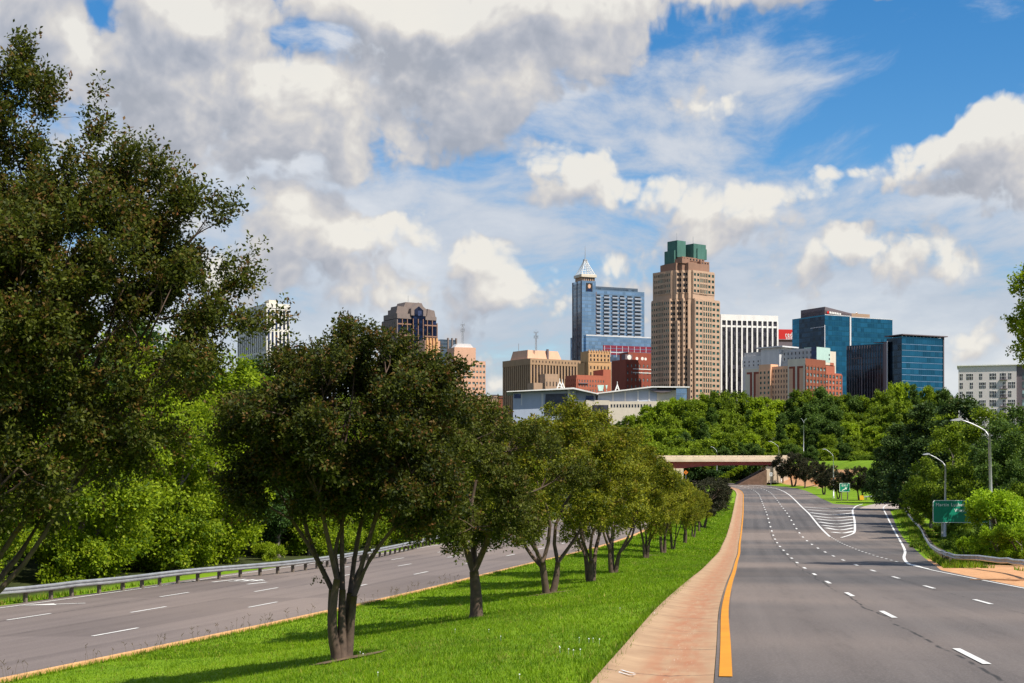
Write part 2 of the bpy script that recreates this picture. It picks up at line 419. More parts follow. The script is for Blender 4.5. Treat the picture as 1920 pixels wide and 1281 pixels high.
dirt = np.maximum(dirt, .75 * ss(405, 440, GY) * (1 - ss(540, 560, GY)) * (rx > 5) * (rx < 18))
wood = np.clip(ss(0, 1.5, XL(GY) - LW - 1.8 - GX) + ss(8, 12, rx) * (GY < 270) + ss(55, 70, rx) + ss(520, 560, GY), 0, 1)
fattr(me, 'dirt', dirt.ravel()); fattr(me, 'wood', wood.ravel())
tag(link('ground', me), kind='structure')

# ------------------------------------------------------------------ roads
def strip(name, ys, fl, fr, ncol, dz, mats, zfun=None, kind='structure', ov=None):
    """sheet between two curves X = fl(Y), fr(Y), laid dz above the land, with a (across, along) uv map"""
    ys = np.asarray(ys, float); a = np.asarray(fl(ys)); b = np.asarray(fr(ys))
    k_ = np.linspace(0, 1, ncol + 1)
    X = a[:, None] * (1 - k_) + b[:, None] * k_; Y = np.repeat(ys[:, None], ncol + 1, 1)
    Z = H(X, Y) + dz + (0 if zfun is None else zfun(X, Y, k_))
    V_ = np.stack([X, Y, Z], -1).reshape(-1, 3)
    id_ = np.arange(len(ys) * (ncol + 1)).reshape(len(ys), ncol + 1)
    Q_ = np.stack([id_[:-1, :-1], id_[:-1, 1:], id_[1:, 1:], id_[1:, :-1]], -1).reshape(-1, 4)
    me_ = np_mesh(name, V_, Q_, mats, True)
    uv = me_.uv_layers.new(name='uv')
    U = (X - (a[:, None] if ov is None else ov(Y))).ravel(); W_ = Y.ravel()
    L = Q_.ravel(); uv.data.foreach_set('uv', np.stack([U[L], W_[L]], -1).astype(np.float32).ravel())
    if name is None: return me_
    return tag(link(name, me_), kind=kind)
def asphalt(name, a, b, warm):
    m_, t_, b_ = new_mat(name)
    uv = t_.n('ShaderNodeUVMap').outputs[0]; geo = t_.n('ShaderNodeNewGeometry').outputs['Position']
    s1 = t_.noise(t_.vm('MULTIPLY', uv, (1, .018, 1)), 1.1, 5, .6)
    s2 = t_.noise(t_.vm('MULTIPLY', uv, (1, .05, 1)), 4.5, 4, .6)
    big = t_.noise(geo, .030, 3, .5); fine = t_.noise(geo, 26, 3, .7); mid = t_.noise(geo, 1.0, 5, .6)
    sx = t_.n('ShaderNodeSeparateXYZ'); t_.l(uv, sx.inputs[0])
    # wheel paths: two slightly darker bands in each 3.6 m lane
    wp = t_.m('COSINE', t_.m('MULTIPLY', t_.m('SUBTRACT', sx.outputs[0], 2.2), 2 * math.pi / 1.8))
    c_ = t_.mix(t_.mr(s1, .3, .7), a, b)
    c_ = t_.mix(t_.m('MULTIPLY', t_.mr(wp, .1, 1), .34), c_, tuple(x * .75 for x in a))
    c_ = t_.mix(t_.m('MULTIPLY', t_.mr(big, .42, .60), .70), c_, warm)
    c_ = t_.mix(t_.m('MULTIPLY', t_.mr(s2, .52, .75), .22), c_, tuple(x * .6 for x in a))
    c_ = t_.mix(t_.m('MULTIPLY', t_.mr(mid, .55, .75), .10), c_, tuple(x * .6 for x in a))
    c_ = t_.mix(t_.m('MULTIPLY', t_.m('ABSOLUTE', t_.m('SUBTRACT', fine, .5)), 1.2), c_, t_.mix(t_.mr(fine, .45, .55), (.05, .05, .05), (.36, .34, .33)))
    # oil drips down the middle of each lane, and rectangular repairs
    oil = t_.m('MULTIPLY', t_.mr(t_.m('COSINE', t_.m('MULTIPLY', t_.m('SUBTRACT', sx.outputs[0], 2.2), 2 * math.pi / 3.6)), .6, 1), t_.mr(t_.noise(t_.vm('MULTIPLY', uv, (1, .22, 1)), 2.2, 5, .65), .50, .68))
    c_ = t_.mix(t_.m('MULTIPLY', oil, .18), c_, tuple(x * .35 for x in a))
    cbx = t_.n('ShaderNodeCombineXYZ'); t_.l(t_.m('FLOOR', t_.m('DIVIDE', t_.m('SUBTRACT', sx.outputs[0], .3), 3.6)), cbx.inputs[0]); t_.l(t_.m('FLOOR', t_.m('DIVIDE', sx.outputs[1], 17.0)), cbx.inputs[1])
    wnx = t_.n('ShaderNodeTexWhiteNoise'); t_.l(cbx.outputs[0], wnx.inputs['Vector'])
    c_ = t_.mix(t_.m('MULTIPLY', t_.m('GREATER_THAN', wnx.outputs[0], .86), .28), c_, tuple(x * .55 for x in a))
    # paving joint that wanders beside the first lane line, and hairline cracks
    wob = t_.m('MULTIPLY', t_.m('SUBTRACT', t_.noise(t_.vm('MULTIPLY', uv, (0, 1, 0)), .12, 4, .6), .5), .8)
    jd = t_.m('ABSOLUTE', t_.m('SUBTRACT', t_.m('ADD', sx.outputs[0], wob), 4.05))
    joint = t_.m('MULTIPLY', t_.mr(jd, .02, .05, 1, 0), t_.mr(mid, .42, .5))
    jd2 = t_.m('ABSOLUTE', t_.m('SUBTRACT', t_.m('ADD', sx.outputs[0], wob), 7.75))
    joint2 = t_.m('MULTIPLY', t_.mr(jd2, .01, .04, .7, 0), t_.mr(mid, .5, .55))
    c_ = t_.mix(t_.m('MULTIPLY', t_.m('MAXIMUM', joint, joint2), .8), c_, (.02, .02, .02))
    t_.l(c_, b_.inputs['Base Color']); b_.inputs['Roughness'].default_value = .82; b_.inputs['Specular IOR Level'].default_value = .3
    bp = t_.n('ShaderNodeBump'); bp.inputs['Strength'].default_value = .35; bp.inputs['Distance'].default_value = .01
    t_.l(fine, bp.inputs['Height']); t_.l(bp.outputs[0], b_.inputs['Normal'])
    return m_
M['asph'] = asphalt('asphalt', (.066, .060, .059), (.110, .099, .094), (.245, .190, .156))
M['asph2'] = asphalt('asphalt_far_carriageway', (.140, .112, .104), (.200, .162, .146), (.250, .196, .166))
ysr = axis([(-60, 10, 2), (10, 130, .8), (130, 340, 2), (340, 641, 4)])
strip('road', ysr, XA, XT, 14, .012, M['asph'], ov=XA)
strip('road_far_carriageway', ysr, lambda Y: XL(Y) - LW - .5, lambda Y: XL(Y) + .12, 12, .012, M['asph2'], ov=lambda Y: XL(Y) - LW)
# exit ramp tongue
ramp_c = [(70, 268), (77, 288), (86, 306), (98, 322), (114, 334), (134, 342), (160, 346)]
mb = MB(); pv = []
rc = [Vector((x, y, 0)) for x, y in ramp_c]
fine_c = []
for i in range(len(rc) - 1):
    p0 = rc[max(i - 1, 0)]; p1 = rc[i]; p2 = rc[i + 1]; p3 = rc[min(i + 2, len(rc) - 1)]
    for k in range(8):
        s_ = k / 8
        fine_c.append(.5 * ((2 * p1) + (p2 - p0) * s_ + (2 * p0 - 5 * p1 + 4 * p2 - p3) * s_**2 + (3 * p1 - p0 - 3 * p2 + p3) * s_**3))
rows = []
for i, p in enumerate(fine_c):
    d = (fine_c[min(i + 1, len(fine_c) - 1)] - fine_c[max(i - 1, 0)]).normalized(); nrm = Vector((d.y, -d.x, 0))
    rows.append([(q_.x, q_.y, float(H(q_.x, q_.y)) + .02) for q_ in [p + nrm * w for w in (-4.6, -2.3, 0, 2.3, 4.6)]])
vs = [v for r_ in rows for v in r_]
fs = [(i * 5 + k, i * 5 + k + 1, (i + 1) * 5 + k + 1, (i + 1) * 5 + k) for i in range(len(rows) - 1) for k in range(4)]
mb.add(vs, fs); rmesh = mb.mesh('exit_ramp', mat('ramp_concrete', (.36, .30, .26), .85, .15, .4), True)
tag(link('ramp_road', rmesh), kind='structure')

# concrete gutter beside the median, and the painted kerb of the far carriageway
m_, t_, b_ = new_mat('gutter_concrete')
uv = t_.n('ShaderNodeUVMap').outputs[0]; sx = t_.n('ShaderNodeSeparateXYZ'); t_.l(uv, sx.inputs[0])
geo = t_.n('ShaderNodeNewGeometry').outputs['Position']
na = t_.noise(geo, 1.1, 7, .62); nb = t_.noise(t_.vm('MULTIPLY', uv, (1, .16, 1)), 4, 5, .6); ncc = t_.noise(geo, 30, 3, .7)
c_ = t_.mix(t_.mr(na, .3, .7), (.31, .19, .105), (.46, .305, .175))
clay = t_.m('MULTIPLY', t_.mr(t_.m('ABSOLUTE', t_.m('SUBTRACT', sx.outputs[0], 1.0)), .15, .75, 1, 0, True), t_.mr(nb, .3, .62))
c_ = t_.mix(t_.m('MULTIPLY', clay, .72), c_, (.36, .13, .055))
c_ = t_.mix(t_.mr(ncc, .66, .74, 0, .5), c_, (.16, .08, .05))
scr = t_.noise(t_.vm('MULTIPLY', uv, (9, .55, 1)), 3, 4, .65)
c_ = t_.mix(t_.m('MULTIPLY', t_.mr(scr, .60, .70, 0, .5), t_.mr(t_.m('ABSOLUTE', t_.m('SUBTRACT', sx.outputs[0], 1.05)), .1, .35, 1, 0)), c_, (.62, .52, .42))
jw = t_.m('ADD', sx.outputs[1], t_.m('MULTIPLY', t_.m('SUBTRACT', t_.noise(geo, 1.7, 4, .6), .5), .55))
jm = t_.m('ABSOLUTE', t_.m('SUBTRACT', t_.m('FRACT', t_.m('DIVIDE', jw, 4.6)), .5))
jl = t_.m('MULTIPLY', t_.mr(jm, .0, .010, 1, 0), t_.mr(na, .26, .34))
c_ = t_.mix(t_.m('MULTIPLY', jl, .8), c_, (.06, .04, .03))
c_ = t_.mix(t_.mr(sx.outputs[0], .0, .12, .35, 0), c_, (.16, .10, .05))
t_.l(c_, b_.inputs['Base Color']); b_.inputs['Roughness'].default_value = .85
bp = t_.n('ShaderNodeBump'); bp.inputs['Strength'].default_value = .6; bp.inputs['Distance'].default_value = .02
t_.l(t_.m('SUBTRACT', na, jl), bp.inputs['Height']); t_.l(bp.outputs[0], b_.inputs['Normal'])
M['gutter'] = m_
dish = lambda X, Y, k_: .10 * (1 - k_) ** 2 - .03 * np.sin(np.pi * k_)
strip('gutter_path', ysr[ysr < 560], XG, lambda Y: XA(Y) - .01, 8, .015, M['gutter'], zfun=dish, ov=XG)
def kerb_mesh(ys, fx, w, h_, name, m_):
    mb = MB(); prev = None
    for y in ys:
        x = float(fx(y)); z = float(H(x, y))
        ring = [(x, y, z - .05), (x + .02, y, z + h_ - .02), (x + .05, y, z + h_), (x + w, y, z + h_), (x + w, y, z - .05)]
        if prev is not None:
            mb.add(prev + ring, [(i, i + 1, 5 + i + 1, 5 + i) for i in range(4)])
        prev = ring
    return tag(mb.build(name, m_, None), kind='structure')
yk = ysr[ysr < 560]
kerb_mesh(yk, lambda y: XL(y) + .125, .30, .11, 'kerb', [mat('kerb_concrete', (.62, .34, .14), .85, .25, 1.5)])

# ------------------------------------------------------------------ road markings
def ribbon(mb, pts, w, dz=.026):
    """painted line of width w through ground points (x, y)"""
    out = []
    n = len(pts)
    for i in range(n):
        a = Vector(pts[max(i - 1, 0)]); b = Vector(pts[min(i + 1, n - 1)]); d = (b - a).normalized(); nr = Vector((-d.y, d.x)) * w / 2
        p = Vector(pts[i])
        for q_ in (p + nr, p - nr): out.append((q_.x, q_.y, float(H(q_.x, q_.y)) + dz))
    mb.add(out, [(2 * i, 2 * i + 1, 2 * i + 3, 2 * i + 2) for i in range(n - 1)])
def curve_pts(fx, y0, y1, step): 
    k = max(1, int(math.ceil((y1 - y0) / step)))
    return [(float(fx(y)), float(y)) for y in np.linspace(y0, y1, k + 1)]
def px_curve(pl, per=6):
    g_ = [unproj(*p)[:2] for p in pl]; out = []
    for i in range(len(g_) - 1):
        p0, p1, p2, p3 = [Vector(g_[j]) for j in (max(i - 1, 0), i, i + 1, min(i + 2, len(g_) - 1))]
        for k in range(per):
            s_ = k / per
            q_ = .5 * ((2 * p1) + (p2 - p0) * s_ + (2 * p0 - 5 * p1 + 4 * p2 - p3) * s_**2 + (3 * p1 - p0 - 3 * p2 + p3) * s_**3)
            out.append((q_.x, q_.y))
    out.append(g_[-1]); return out
mb = MB()
ribbon(mb, curve_pts(XR, 20.4, 520, 1.2), .19)
tag(mb.build('yellow_edge_line', M['yellow_paint']), kind='structure')
mb = MB()
for off, ph in ((4.1, 24.9 - 2.6), (7.65, 24.9 - 8.0)):
    for k in range(-1, 40):
        y0 = ph + 12.02 * k
        if y0 > 500 or y0 < 3: continue
        ribbon(mb, curve_pts(lambda y: XR(y) + off, y0, y0 + 3.0, 1.0), .13 + .0004 * y0)
ribbon(mb, curve_pts(lambda y: XR(y) + 11.05, 3, 80, 1.5), .13)
ribbon(mb, curve_pts(lambda y: XR(y) + 11.05 + .0045 * max(0, y - 176), 176, 560, 2), .26)
for k in range(22):
    y0 = 98 + 3.7 * k
    if y0 < 176: ribbon(mb, curve_pts(lambda y: XR(y) + 11.1, y0, y0 + 1.3, .7), .17)
# exit ramp lines and the hatched gore
ribbon(mb, px_curve([(1577, 1008.5), (1592, 1004), (1601.5, 999), (1603, 988), (1602, 975), (1599, 962), (1599.5, 955), (1606, 949), (1617, 945.5)]), .30)
ribbon(mb, px_curve([(1740, 1067.5), (1719, 1062.6), (1706, 1059), (1698, 1053), (1695, 1045), (1697, 1035), (1693, 1024), (1684, 1008), (1674, 990), (1664, 970), (1656.5, 955), (1658, 950), (1664, 946.5)]), .22)
ribbon(mb, curve_pts(lambda y: XR(y) + 11.05 + (.35 * ss(80, 92, y)), 80, 92, 1.5), .13)
for (ya, yb, yc, xa) in [(998, 1000, 996, 1561), (990, 994, 990, 1549), (985, 988, 984.5, 1542), (979, 983, 979.5, 1536), (973, 976.5, 974, 1530), (967.5, 971.5, 968.5, 1524),
                         (961.5, 965.5, 962, 1519), (956, 958.7, 957, 1514), (951, 953.6, 952, 1508)]:
    xr_ = 1601 if yc > 958 else 1599
    ribbon(mb, px_curve([(xa, ya), ((xa + xr_) / 2, yb), (xr_, yc)], 5), .68, .024)
tag(mb.build('white_lane_markings', M['white_paint']), kind='structure')
# far carriageway
mb = MB()
ribbon(mb, curve_pts(XL, -30, 520, 1.5), .13)
tag(mb.build('far_yellow_edge_line', M['yellow_paint']), kind='structure')
mb = MB()
ribbon(mb, curve_pts(lambda y: XL(y) - LW + .25, 0, 500, 1.5), .13)
pA = unproj(173, 1194)[:2]; pB = unproj(245, 1149.5)[:2]; pC = unproj(300, 1120)[:2]
for p, nm in ((pA, 0), (pB, 1), (pC, 2)):
    off = p[0] - float(XL(p[1]))
    for k in range(-5, 40):
        y0 = p[1] + 11.6 * k
        if y0 < 5 or y0 > 480: continue
        if nm == 2 and k == 1: continue
        ribbon(mb, curve_pts(lambda y: XL(y) + off, y0, y0 + 2.85, 1.0), .14)
def flat_shape(mb, org, dirv, pts, dz=.028):
    d = Vector(dirv).normalized(); nr = Vector((-d.y, d.x))
    vs = []
    for (a, b) in pts:
        q_ = Vector(org) + d * a + nr * b; vs.append((q_.x, q_.y, float(H(q_.x, q_.y)) + dz))
    mb.add(vs, [tuple(range(len(vs)))])
for (a_, b_) in (((38, 1136.5), (160, 1132)),):
    p, q_ = Vector(unproj(*a_)[:2]), Vector(unproj(*b_)[:2]); d = q_ - p; L = d.length
    flat_shape(mb, p, d, [(0, 0), (1.5, .42), (1.5, .09), (L, .09), (L, -.09), (1.5, -.09), (1.5, -.42)])
for pl in ([(398, 1092.5), (433, 1088.5)], [(428, 1091), (497, 1090)], [(432, 1088), (494, 1088.8)], [(440, 1090), (460, 1086.8)], [(455, 1091), (476, 1087.3)], [(472, 1091), (492, 1087.6)], [(464, 1096.5), (500, 1092.5)]):
    ribbon(mb, px_curve(pl, 3), .22, .030)
tag(mb.build('far_white_lane_markings', M['white_paint']), kind='structure')
# chalk mark on the gutter
mb = MB(); zz = .034
for pl in ([(1157, 1266), (1165, 1265.6), (1172, 1268), (1180, 1270), (1191, 1272.5)], [(1160, 1270), (1172, 1273), (1184, 1275.4), (1191, 1274.6)], [(1157, 1266), (1159, 1268.5), (1164, 1270.5)]):
    ribbon(mb, px_curve(pl, 4), .035, .075)
tag(mb.build('white_chalk_mark', M['white_paint']), kind='structure')
# ------------------------------------------------------------------ overpass
BY = 500.0
t0 = thing('overpass_bridge', 'concrete road overpass with maroon steel girders crossing the highway', 'bridge', (0, BY, 0))
mb = MB()
mb.box(24, 96.5, 1.0, 11.0, 1.95, 2.5)
mb.box(24, 96.5, 0.0, 1.0, 1.90, 2.75)
mb.box(24, 96.5, 11.0, 12.0, 1.90, 2.75)
mb.build('deck', M['conc_bridge'], t0)
mb = MB()
mb.box(24, 96.5, .10, .38, 2.75, 3.62)
mb.box(24, 97.0, .06, .44, 3.90, 4.10)
for k in range(38): mb.box(24.6 + k * 1.95, 24.9 + k * 1.95, .14, .34, 3.62, 3.90)
mb.box(94.6, 97.6, -.05, .5, 2.5, 4.15)
mb.build('parapet', mat('parapet_concrete', (.72, .58, .42), .85, .12, .3), t0)
mb = MB(); mb.box(24, 96.5, 11.62, 11.9, 2.75, 4.0); mb.build('parapet', M['conc_bridge'], t0)
for gyy in (1.2, 4.3, 7.4, 10.5):
    mb = MB(); xs = [26, 45, 52, 57.5, 59.5, 65, 72, 92.5]; zb_ = [1.0, .9, .2, -.35, -.35, .2, .65, .75]
    for i in range(len(xs) - 1):
        mb.hexa([(xs[i], gyy, zb_[i]), (xs[i + 1], gyy, zb_[i + 1]), (xs[i + 1], gyy + .25, zb_[i + 1]), (xs[i], gyy + .25, zb_[i])],
                [(xs[i], gyy, 1.90), (xs[i + 1], gyy, 1.90), (xs[i + 1], gyy + .25, 1.90), (xs[i], gyy + .25, 1.90)])
        mb.hexa([(xs[i], gyy - .2, zb_[i] - .08), (xs[i + 1], gyy - .2, zb_[i + 1] - .08), (xs[i + 1], gyy + .45, zb_[i + 1] - .08), (xs[i], gyy + .45, zb_[i] - .08)],
                [(xs[i], gyy - .2, zb_[i]), (xs[i + 1], gyy - .2, zb_[i + 1]), (xs[i + 1], gyy + .45, zb_[i + 1]), (xs[i], gyy + .45, zb_[i])])
    mb.build('girder', M['maroon'], t0)
mb = MB(); mb.box(56.6, 60.4, 1.0, 2.6, -7.5, -.45); mb.build('pier', M['conc_bridge'], t0)
mb = MB(); mb.box(56.6, 60.4, 9.0, 10.6, -7.5, -.45); mb.build('pier', M['conc_bridge'], t0)
mb = MB(); mb.box(92.0, 97.2, .4, 12.0, -5.5, 1.85); mb.box(89.5, 92.0, 1.2, 11.4, -5.5, .2); mb.build('abutment', M['conc_bridge'], t0)
mb = MB(); mb.box(18, 26.5, .4, 12.0, -6.5, 1.85); mb.build('abutment', M['conc_bridge'], t0)
# brick-brown paved slopes under the right end
mb = MB()
for (x0, x1) in ((79.5, 89.4),):
    mb.hexa([(x0, BY - 1, -7.3), (x1, BY - 1, -7.3), (x1, BY + 13, -7.3), (x0, BY + 13, -7.3)],
            [(x0 + .2, BY - 1, -6.2), (x1, BY - 1, -.9), (x1, BY + 13, -.9), (x0 + .2, BY + 13, -6.2)])
tag(mb.build('paved_slope', mat('slope_paving', (.15, .085, .055), .9, .3, .8, bump=.3)), 'brown paved slope rising to the right abutment under the overpass', 'embankment')

# ------------------------------------------------------------------ guard rails
def smooth_poly(g_, per=8):
    out = []
    for i in range(len(g_) - 1):
        p0, p1, p2, p3 = [Vector(g_[j]) for j in (max(i - 1, 0), i, i + 1, min(i + 2, len(g_) - 1))]
        for k in range(per):
            s_ = k / per
            out.append(.5 * ((2 * p1) + (p2 - p0) * s_ + (2 * p0 - 5 * p1 + 4 * p2 - p3) * s_**2 + (3 * p1 - p0 - 3 * p2 + p3) * s_**3))
    out.append(Vector(g_[-1])); return out
def resample(pts, step):
    out = [pts[0].copy()]; acc_ = 0
    for i in range(len(pts) - 1):
        a, b = pts[i], pts[i + 1]; L = (b - a).length; d = step - acc_
        while d <= L:
            out.append(a.lerp(b, d / L)); d += step
        acc_ = (acc_ + L) % step
    return out
def guardrail(name, label, xy, side, top=.78, wav=0.0, group=None):
    rnd = random.Random(5)
    pts = resample(smooth_poly([Vector((x, y)) for x, y in xy], 10), 1.905)
    o = pts[0]; oz = float(H(o.x, o.y))
    root = thing(name, label, 'guardrail', (o.x, o.y, oz), group=group)
    prof = [(-.005, 0), (.03, .02), (.08, .055), (.08, .10), (.03, .135), (.03, .175), (.08, .21), (.08, .255), (.03, .29), (-.005, .31)]
    mb = MB(); prev = None; n = len(pts)
    for i, p in enumerate(pts):
        d = (pts[min(i + 1, n - 1)] - pts[max(i - 1, 0)]).normalized(); nr = Vector((d.y, -d.x)) * side
        z = float(H(p.x, p.y)) + top - .31 + rnd.uniform(-1, 1) * wav - oz
        ring = [(p.x + nr.x * u - o.x, p.y + nr.y * u - o.y, z + w) for u, w in prof]
        ring += [(p.x + nr.x * (u - .012) - o.x, p.y + nr.y * (u - .012) - o.y, z + w) for u, w in prof[::-1]]
        k = len(ring)
        if prev: mb.add(prev + ring, [(j, (j + 1) % k, k + (j + 1) % k, k + j) for j in range(k)])
        prev = ring
    mb.build('rail', M['galv'], root)
    pm = MB(); pm.box(-.07, .07, -.08, .08, -.3, top - .06); pm.box(-.06, .06, .08, .22, top - .34, top - .06)
    pme = pm.mesh('post', M['post'])
    for i, p in enumerate(pts[:100]):
        d = (pts[min(i + 1, n - 1)] - pts[max(i - 1, 0)]).normalized(); nr = Vector((d.y, -d.x)) * side
        q_ = p - nr * .24
        link('post', pme, root, (q_.x - o.x, q_.y - o.y, float(H(q_.x, q_.y)) - oz), math.atan2(nr.y, nr.x) - math.pi / 2)
    return root
left_top = [(9, 1102.5), (117, 1091), (233, 1080.6), (362, 1066), (554, 1050), (685, 1032), (768, 1016), (810, 1006.5)]
lg = [unproj(px, py, .78)[:2] for px, py in left_top]
lg = [(lg[0][0] - 12, lg[0][1] - 20)] + lg
for y in (150, 180, 210, 240): lg.append((float(XL(y)) - LW - 1.5, y))
guardrail('guardrail', 'long galvanised guardrail in front of the leafy wood along the far carriageway', lg, 1, group='steel guardrails along the highway')
right_top = [(1690.5, 944), (1694.5, 951), (1700, 959), (1710, 972), (1726, 988.5), (1734.4, 1005), (1746, 1021), (1760.7, 1029.5), (1779, 1036), (1798, 1040), (1838, 1041.5), (1864, 1044), (1893.5, 1046.5), (1925, 1051), (1990, 1064)]
rg = [unproj(px, py, .78)[:2] for px, py in right_top]
guardrail('guardrail', 'winding galvanised guardrail curving from the exit ramp past the sandy verge', rg, 1, wav=.03, group='steel guardrails along the highway')
sg = [unproj(px, py, .8)[:2] for px, py in [(1618, 932), (1640, 930), (1660, 928.5), (1678, 927), (1700, 925)]]
gr3 = guardrail('guardrail', 'short guardrail with an orange end marker on the lawn beside the ramp', sg, 1, top=.95, group='steel guardrails along the highway')
mb = MB(); mb.box(-.75, .15, -.25, -.12, .15, 1.15); mb.build('end_marker', M['sign_yellow'], gr3)

# ------------------------------------------------------------------ street lamps
def lamp(label, px_base, y_base, px_top, y_top, px_head, y_head, Y=None, sides=1, r=.12):
    if Y is None:
        X, Y, Z = unproj(px_base, y_base)
    else:
        X = (px_base - 960) / F * Y; Z = float(H(X, Y))
    k = Y / F; zt = (HY - y_top) * k; xt = (px_top - 960) * k
    root = thing('street_lamp', label, 'street lamp', (X, Y, Z), group='cobra-head street lamps')
    mb = MB(); mb.tube([(0, 0, 0), (xt - X, 0, zt - Z)], [r * 1.25, r * .68], 10); mb.build('pole', M['alu'], root, smooth=True)
    mb = MB(); mb.tube([(0, 0, -.1), (0, 0, .35)], [r * 2.1, r * 1.7], 12); mb.build('pole_base', M['alu'], root, smooth=True)
    xh = (px_head - 960) * k - X; zh = (HY - y_head) * k - Z
    for s_ in ((1,) if sides == 1 else (1, -1)):
        ax, azz = xt - X, zt - Z; dx = (xh - ax) * s_; dz_ = zh - azz
        pts = [(ax, 0, azz - .25)] + [(ax + dx * u, 0, azz + dz_ * (1.06 * math.sin(min(1, u * 1.02) * math.pi / 2))) for u in (.12, .28, .45, .62, .76)] 
        mb = MB(); mb.tube(pts, [r * .5] + [r * .42] * 5, 8); mb.build('arm', M['alu'], root, smooth=True)
        hx = ax + dx; x1 = ax + dx * .70
        sg_ = 1 if x1 > hx else -1; L = abs(x1 - hx); w = .17
        zt_ = azz + dz_ * 1.04
        mb = MB()
        pr = [(hx, zt_ - .10), (hx, zt_ - .04), (hx + sg_ * L * .45, zt_ + .04), (hx + sg_ * L * .7, zt_ + .09), (x1, zt_ + .05), (x1, zt_ - .04), (hx + sg_ * L * .6, zt_ - .11)]
        mb.ybar(pr, -w, w); mb.build('lamp_head', M['alu'], root)
    return root
lamp('tall nearest street lamp rising from the bright bush behind the green sign', 1861, 1056, 1855, 812, 1783, 787.5, Y=98)
lamp('street lamp standing directly behind the left end of the big green sign', 1771.5, 1019, 1773, 871, 1730, 852)
lamp('street lamp on the lawn beside the small green exit sign', 1563, 934, 1562.5, 854, 1542, 842.5)
lamp('leaning street lamp at the right end of the overpass', 1465, 905, 1459.5, 837, 1441, 828)
lamp('distant street lamp seen behind the middle of the overpass parapet', 1344, 905, 1344.5, 846, 1332, 838, Y=532, r=.14)
lamp('twin-armed street lamp among the hillside trees above the overpass', 1506.5, 850, 1507, 792, 1501.5, 785.5, Y=556, sides=2, r=.15)

# ------------------------------------------------------------------ signs
def font(txt, size, x, y, z, parent, m_, name='lettering', align='CENTER', sx=1.0):
    cu = bpy.data.curves.new(name, 'FONT'); cu.body = txt; cu.size = size; cu.align_x = align; cu.align_y = 'CENTER'
    cu.extrude = .006; cu.space_character = 1.12; cu.offset = size * .012
    tmp = bpy.data.objects.new('tmp', cu); COL.objects.link(tmp)
    bpy.context.view_layer.update()
    me_ = bpy.data.meshes.new_from_object(tmp.evaluated_get(bpy.context.evaluated_depsgraph_get())); me_.name = name
    bpy.data.objects.remove(tmp); me_.materials.clear(); me_.materials.append(m_)
    o = link(name, me_, parent, (x, y, z)); o.rotation_euler = (R(90), 0, 0); o.scale = (sx, 1, 1); return o
def rounded(mb, x0, x1, z0, z1, r, y0, y1, n=5):
    pr = []
    for cx_, cz, a0 in ((x1 - r, z1 - r, 0), (x0 + r, z1 - r, 90), (x0 + r, z0 + r, 180), (x1 - r, z0 + r, 270)):
        for i in range(n + 1):
            a = R(a0 + 90 * i / n); pr.append((cx_ + r * math.cos(a), cz + r * math.sin(a)))
    mb.ybar(pr, y0, y1)
X, Y, Z = unproj(1767.5, 1019.5)
k = Y / F
root = thing('highway_sign', 'large green overhead-style guide sign half hidden by the bright bush', 'road sign', (X, Y, Z))
x0 = (1749 - 960) * k - X; x1 = x0 + 6.4; z1 = (HY - 938) * k - Z; z0 = (HY - 980.5) * k - Z
for xx in (0.0, 4.3):
    mb = MB(); mb.box(xx - .09, xx + .09, .08, .22, -.2, z1 - .3); mb.build('post', M['galv'], root)
mb = MB(); rounded(mb, x0, x1, z0, z1, .25, -.03, .03); mb.build('border', M['sign_white'], root)
mb = MB(); rounded(mb, x0 + .07, x1 - .07, z0 + .07, z1 - .07, .2, -.036, -.031); mb.build('panel', M['sign_green'], root)
font('Martin Luther King', .50, x0 + .30, -.045, z1 - .50, root, M['sign_white'], align='LEFT', sx=.98)
font('Western Blvd', .50, x0 + 2.32, -.045, z1 - 1.12, root, M['sign_white'], align='LEFT')
mb = MB(); ax, azz = x0 + 4.3, z0 + .55
mb.ybar([(ax - .6, azz - .3), (ax - .5, azz - .42), (ax + .2, azz + .15), (ax + .33, azz - .08), (ax + .55, azz + .45), (ax - .02, azz + .42), (ax + .1, azz + .27)], -.045, -.040); mb.build('arrow', M['sign_white'], root)

X, Y, Z = unproj(1584, 939); k = Y / F
root = thing('exit_sign', 'small square green exit sign with a slanting arrow on two posts', 'road sign', (X, Y, Z))
x0 = (1574 - 960) * k - X; x1 = (1593.5 - 960) * k - X; z1 = (HY - 906) * k - Z; z0 = (HY - 922.5) * k - Z
for xx in ((1578 - 960) * k - X, (1589.5 - 960) * k - X):
    mb = MB(); mb.box(xx - .1, xx + .1, .05, .2, -.3, z1 - .2); mb.build('post', M['post'], root)
mb = MB(); rounded(mb, x0, x1, z0, z1, .2, -.03, .03); mb.build('border', M['sign_white'], root)
mb = MB(); rounded(mb, x0 + .09, x1 - .09, z0 + .09, z1 - .09, .15, -.04, -.031); mb.build('panel', M['sign_green'], root)
font('EXIT', .62, (x0 + x1) / 2, -.05, z1 - .55, root, M['sign_white'])
mb = MB(); ax, azz = (x0 + x1) / 2, z0 + .62
mb.ybar([(ax - .62, azz - .22), (ax - .55, azz - .38), (ax + .22, azz + .02), (ax + .34, azz - .16), (ax + .62, azz + .36), (ax + .02, azz + .38), (ax + .12, azz + .2)], -.05, -.045); mb.build('arrow', M['sign_white'], root)

